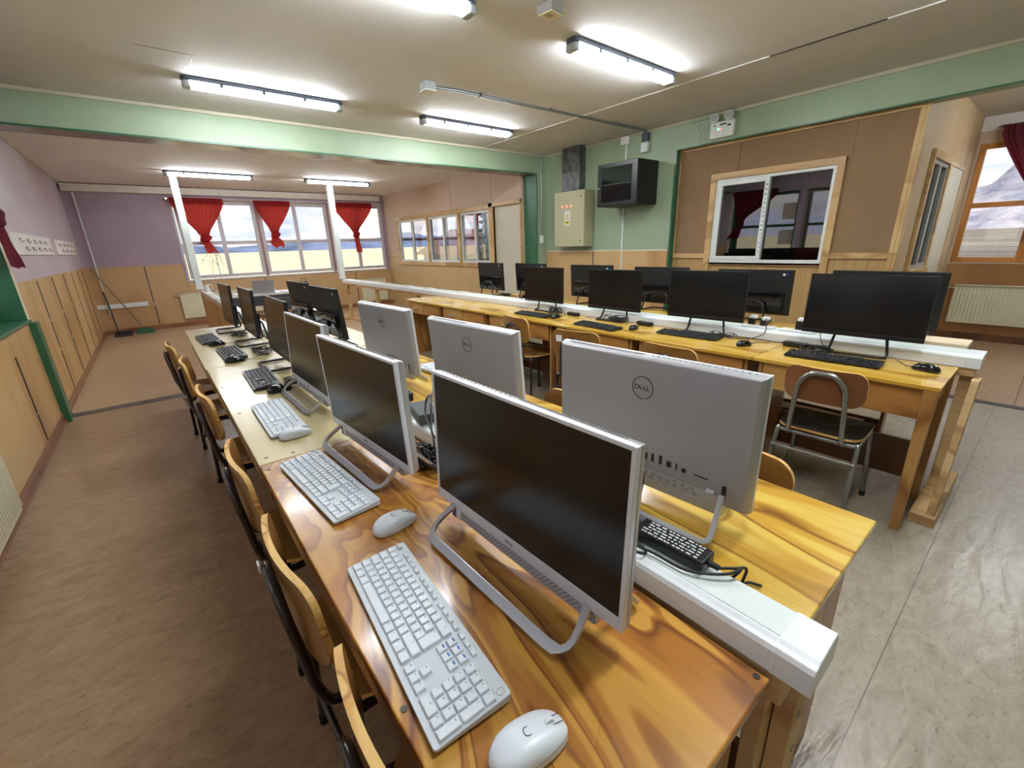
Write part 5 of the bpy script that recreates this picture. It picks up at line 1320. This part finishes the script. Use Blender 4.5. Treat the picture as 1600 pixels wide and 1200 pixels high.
    cable('thin black cable trailing down from the biggest black screen to the trunking', [(3.0, .82, .86), (2.99, .80, .80), (2.98, .74, .757), (2.97, .66, .755)], .002)
    cable('black cable curving from the two white plugs to the yellow desk', [(3.14, 1.18, .88), (3.10, 1.16, .87), (3.04, 1.14, .80), (3.01, 1.22, .757), (2.99, 1.30, .756), (2.99, 1.36, .757)], .003)
    cable('black cable arching right of the single white plug over the trunking', [(3.17, .98, .90), (3.2, .93, .93), (3.22, .86, .93), (3.22, .82, .88), (3.2, .84, .845), (3.16, .88, .842)], .003)
    cable('black cable lying along the back of the yellow desk to the adapter', [(3.03, 1.32, .757), (3.035, 1.2, .757), (3.025, 1.05, .757), (3.01, .99, .765)], .0035)
    for x, y, h, l in ((3.15, 1.27, .045, 'white plug on the right trunking, left of the pair'), (3.15, 1.19, .04, 'white plug on the right trunking, right of the pair'), (3.16, .98, .055, 'white plug on the right trunking left of the biggest black screen')):
        t = thing('power_plug', l, 'plug', (x, y, .829)); MB().box(-.018, .018, -.022, .022, 0, h).build('plug_body', 'black_plastic', t, .006); MB().box(-.02, .02, -.03, .012, h, h+.02).build('white_cap', 'sticker_white', t, .004)
    t = thing('grey_tube', 'rolled grey cable sleeve lying beside the label adapter', 'cable sleeve', (.79, .55, z)); MB().tube([(0, -.055, .014), (0, .10, .014)], .012, 12).build('sleeve', 'cable_grey', t)
build_cables()

# ------------------------------------------------------------------ outdoors
def outdoors():
    o = MB().box(-2500, 6000, -2500, 6000, -.62, -.6).build('field', 'field_grass'); tag(o, 'pale yellow grass plain outside the windows', 'field', kind='stuff')
    r = random.Random(9)
    def ridge(name, label, f, n, mat):
        vs = []; fs = []; J = 7
        for i in range(n+1):
            for j in range(J):
                p, h = f(i/n, j/(J-1)); vs.append((p[0], p[1], -.6+h))
        for i in range(n):
            for j in range(J-1): a = i*J+j; fs.append((a, a+1, a+J+1, a+J))
        o = MB().add(vs, fs, True).build(name, mat); return tag(o, label, 'mountains')
    def nz(x, s): return sum(sin(x*q*2.1+s*q)/q for q in (1, 2.3, 4.1, 7.7, 13.3))
    def far(u, v):
        x = -2600+6200*u; prof = (v*2 if v < .5 else 2-2*v); hh = (70+26*nz(u*9, 1.0))*min(1, prof)**.9+prof*8*sin(u*70+v*9)
        return (x, 3300+v*700-.12*abs(x), 0), max(-2, hh)
    ridge('hill_range', 'low blue hills on the horizon beyond the far windows', far, 160, 'far_hills')
    def right(u, v):
        y = -1800+3600*u; prof = (v*2 if v < .5 else 2-2*v); hh = (330+95*nz(u*6, 2.2))*min(1, prof)**1.1+prof*26*sin(u*90+v*13)
        return (3300+v*1400, y, 0), max(-2, hh)
    ridge('mountain_range', 'snowy mountain range seen through the right edge window', right, 180, 'snow_mountain')
    t = thing('farm_building', 'low building with a brown pitched roof outside the sliding windows', 'building', (21.5, 27, -.6))
    MB().box(-5.5, 6, -2, 3, 0, 1.5).build('wall', 'house_wall', t)
    MB().hexa([(-6, -2.6, 1.45), (6.5, -2.6, 1.45), (6.5, 3.6, 1.45), (-6, 3.6, 1.45), (-4.5, .4, 3.1), (5.5, .4, 3.1), (5.5, .6, 3.1), (-4.5, .6, 3.1)]).build('roof', 'roof_brown', t)
    t = thing('conifer', 'dark conifer outside the rightmost sliding window', 'tree', (13.9, 18.5, -.6)); r = random.Random(1)
    MB().tube([(0, 0, 0), (0, 0, 2.4), (0, 0, 4.8)], [.12, .08, .02], 8).build('trunk', 'bark', t)
    mb = MB()
    for k in range(70):
        h = 1.2+3.5*(k/70); a = k*2.4; L = 1.0*(1-(h-1.0)/4.2)+.15
        c = Vector((0, 0, h)); e = Vector((cos(a)*L, sin(a)*L, h-.25-.1*L)); mb.tube([c, (c+e)/2+Vector((0, 0, .12)), e], [.07, .05, .02], 5)
        for q in range(5):
            m = c+(e-c)*(.35+.13*q); s = .2*(1-q*.12); sd = Vector((-sin(a), cos(a), 0))
            mb.add([m-sd*s-Vector((0, 0, .12)), m+Vector((cos(a), sin(a), 0))*.25, m+sd*s-Vector((0, 0, .12)), m+Vector((0, 0, .12))], [(0, 1, 3), (1, 2, 3), (0, 2, 1)])
    mb.build('branches', 'tree_green', t)
    t = thing('bare_shrub', 'bare thin shrub outside the leftmost far window', 'shrub', (1.28, 12.4, -.6)); mb = MB(); r = random.Random(6)
    mb.tube([(0, 0, 0), (.02, 0, 1.0), (0, .02, 2.3)], [.014, .010, .004], 6)
    for k in range(11):
        h = .9+1.3*r.random(); a = r.uniform(0, 6.28); L = r.uniform(.15, .5)
        mb.tube(smooth([(0, 0, h), (cos(a)*L*.5, sin(a)*L*.3, h+r.uniform(0, .25)), (cos(a)*L, sin(a)*L*.4, h+r.uniform(-.3, .3))], 3), .0035, 4)
    mb.build('twigs', 'bark', t)
outdoors()
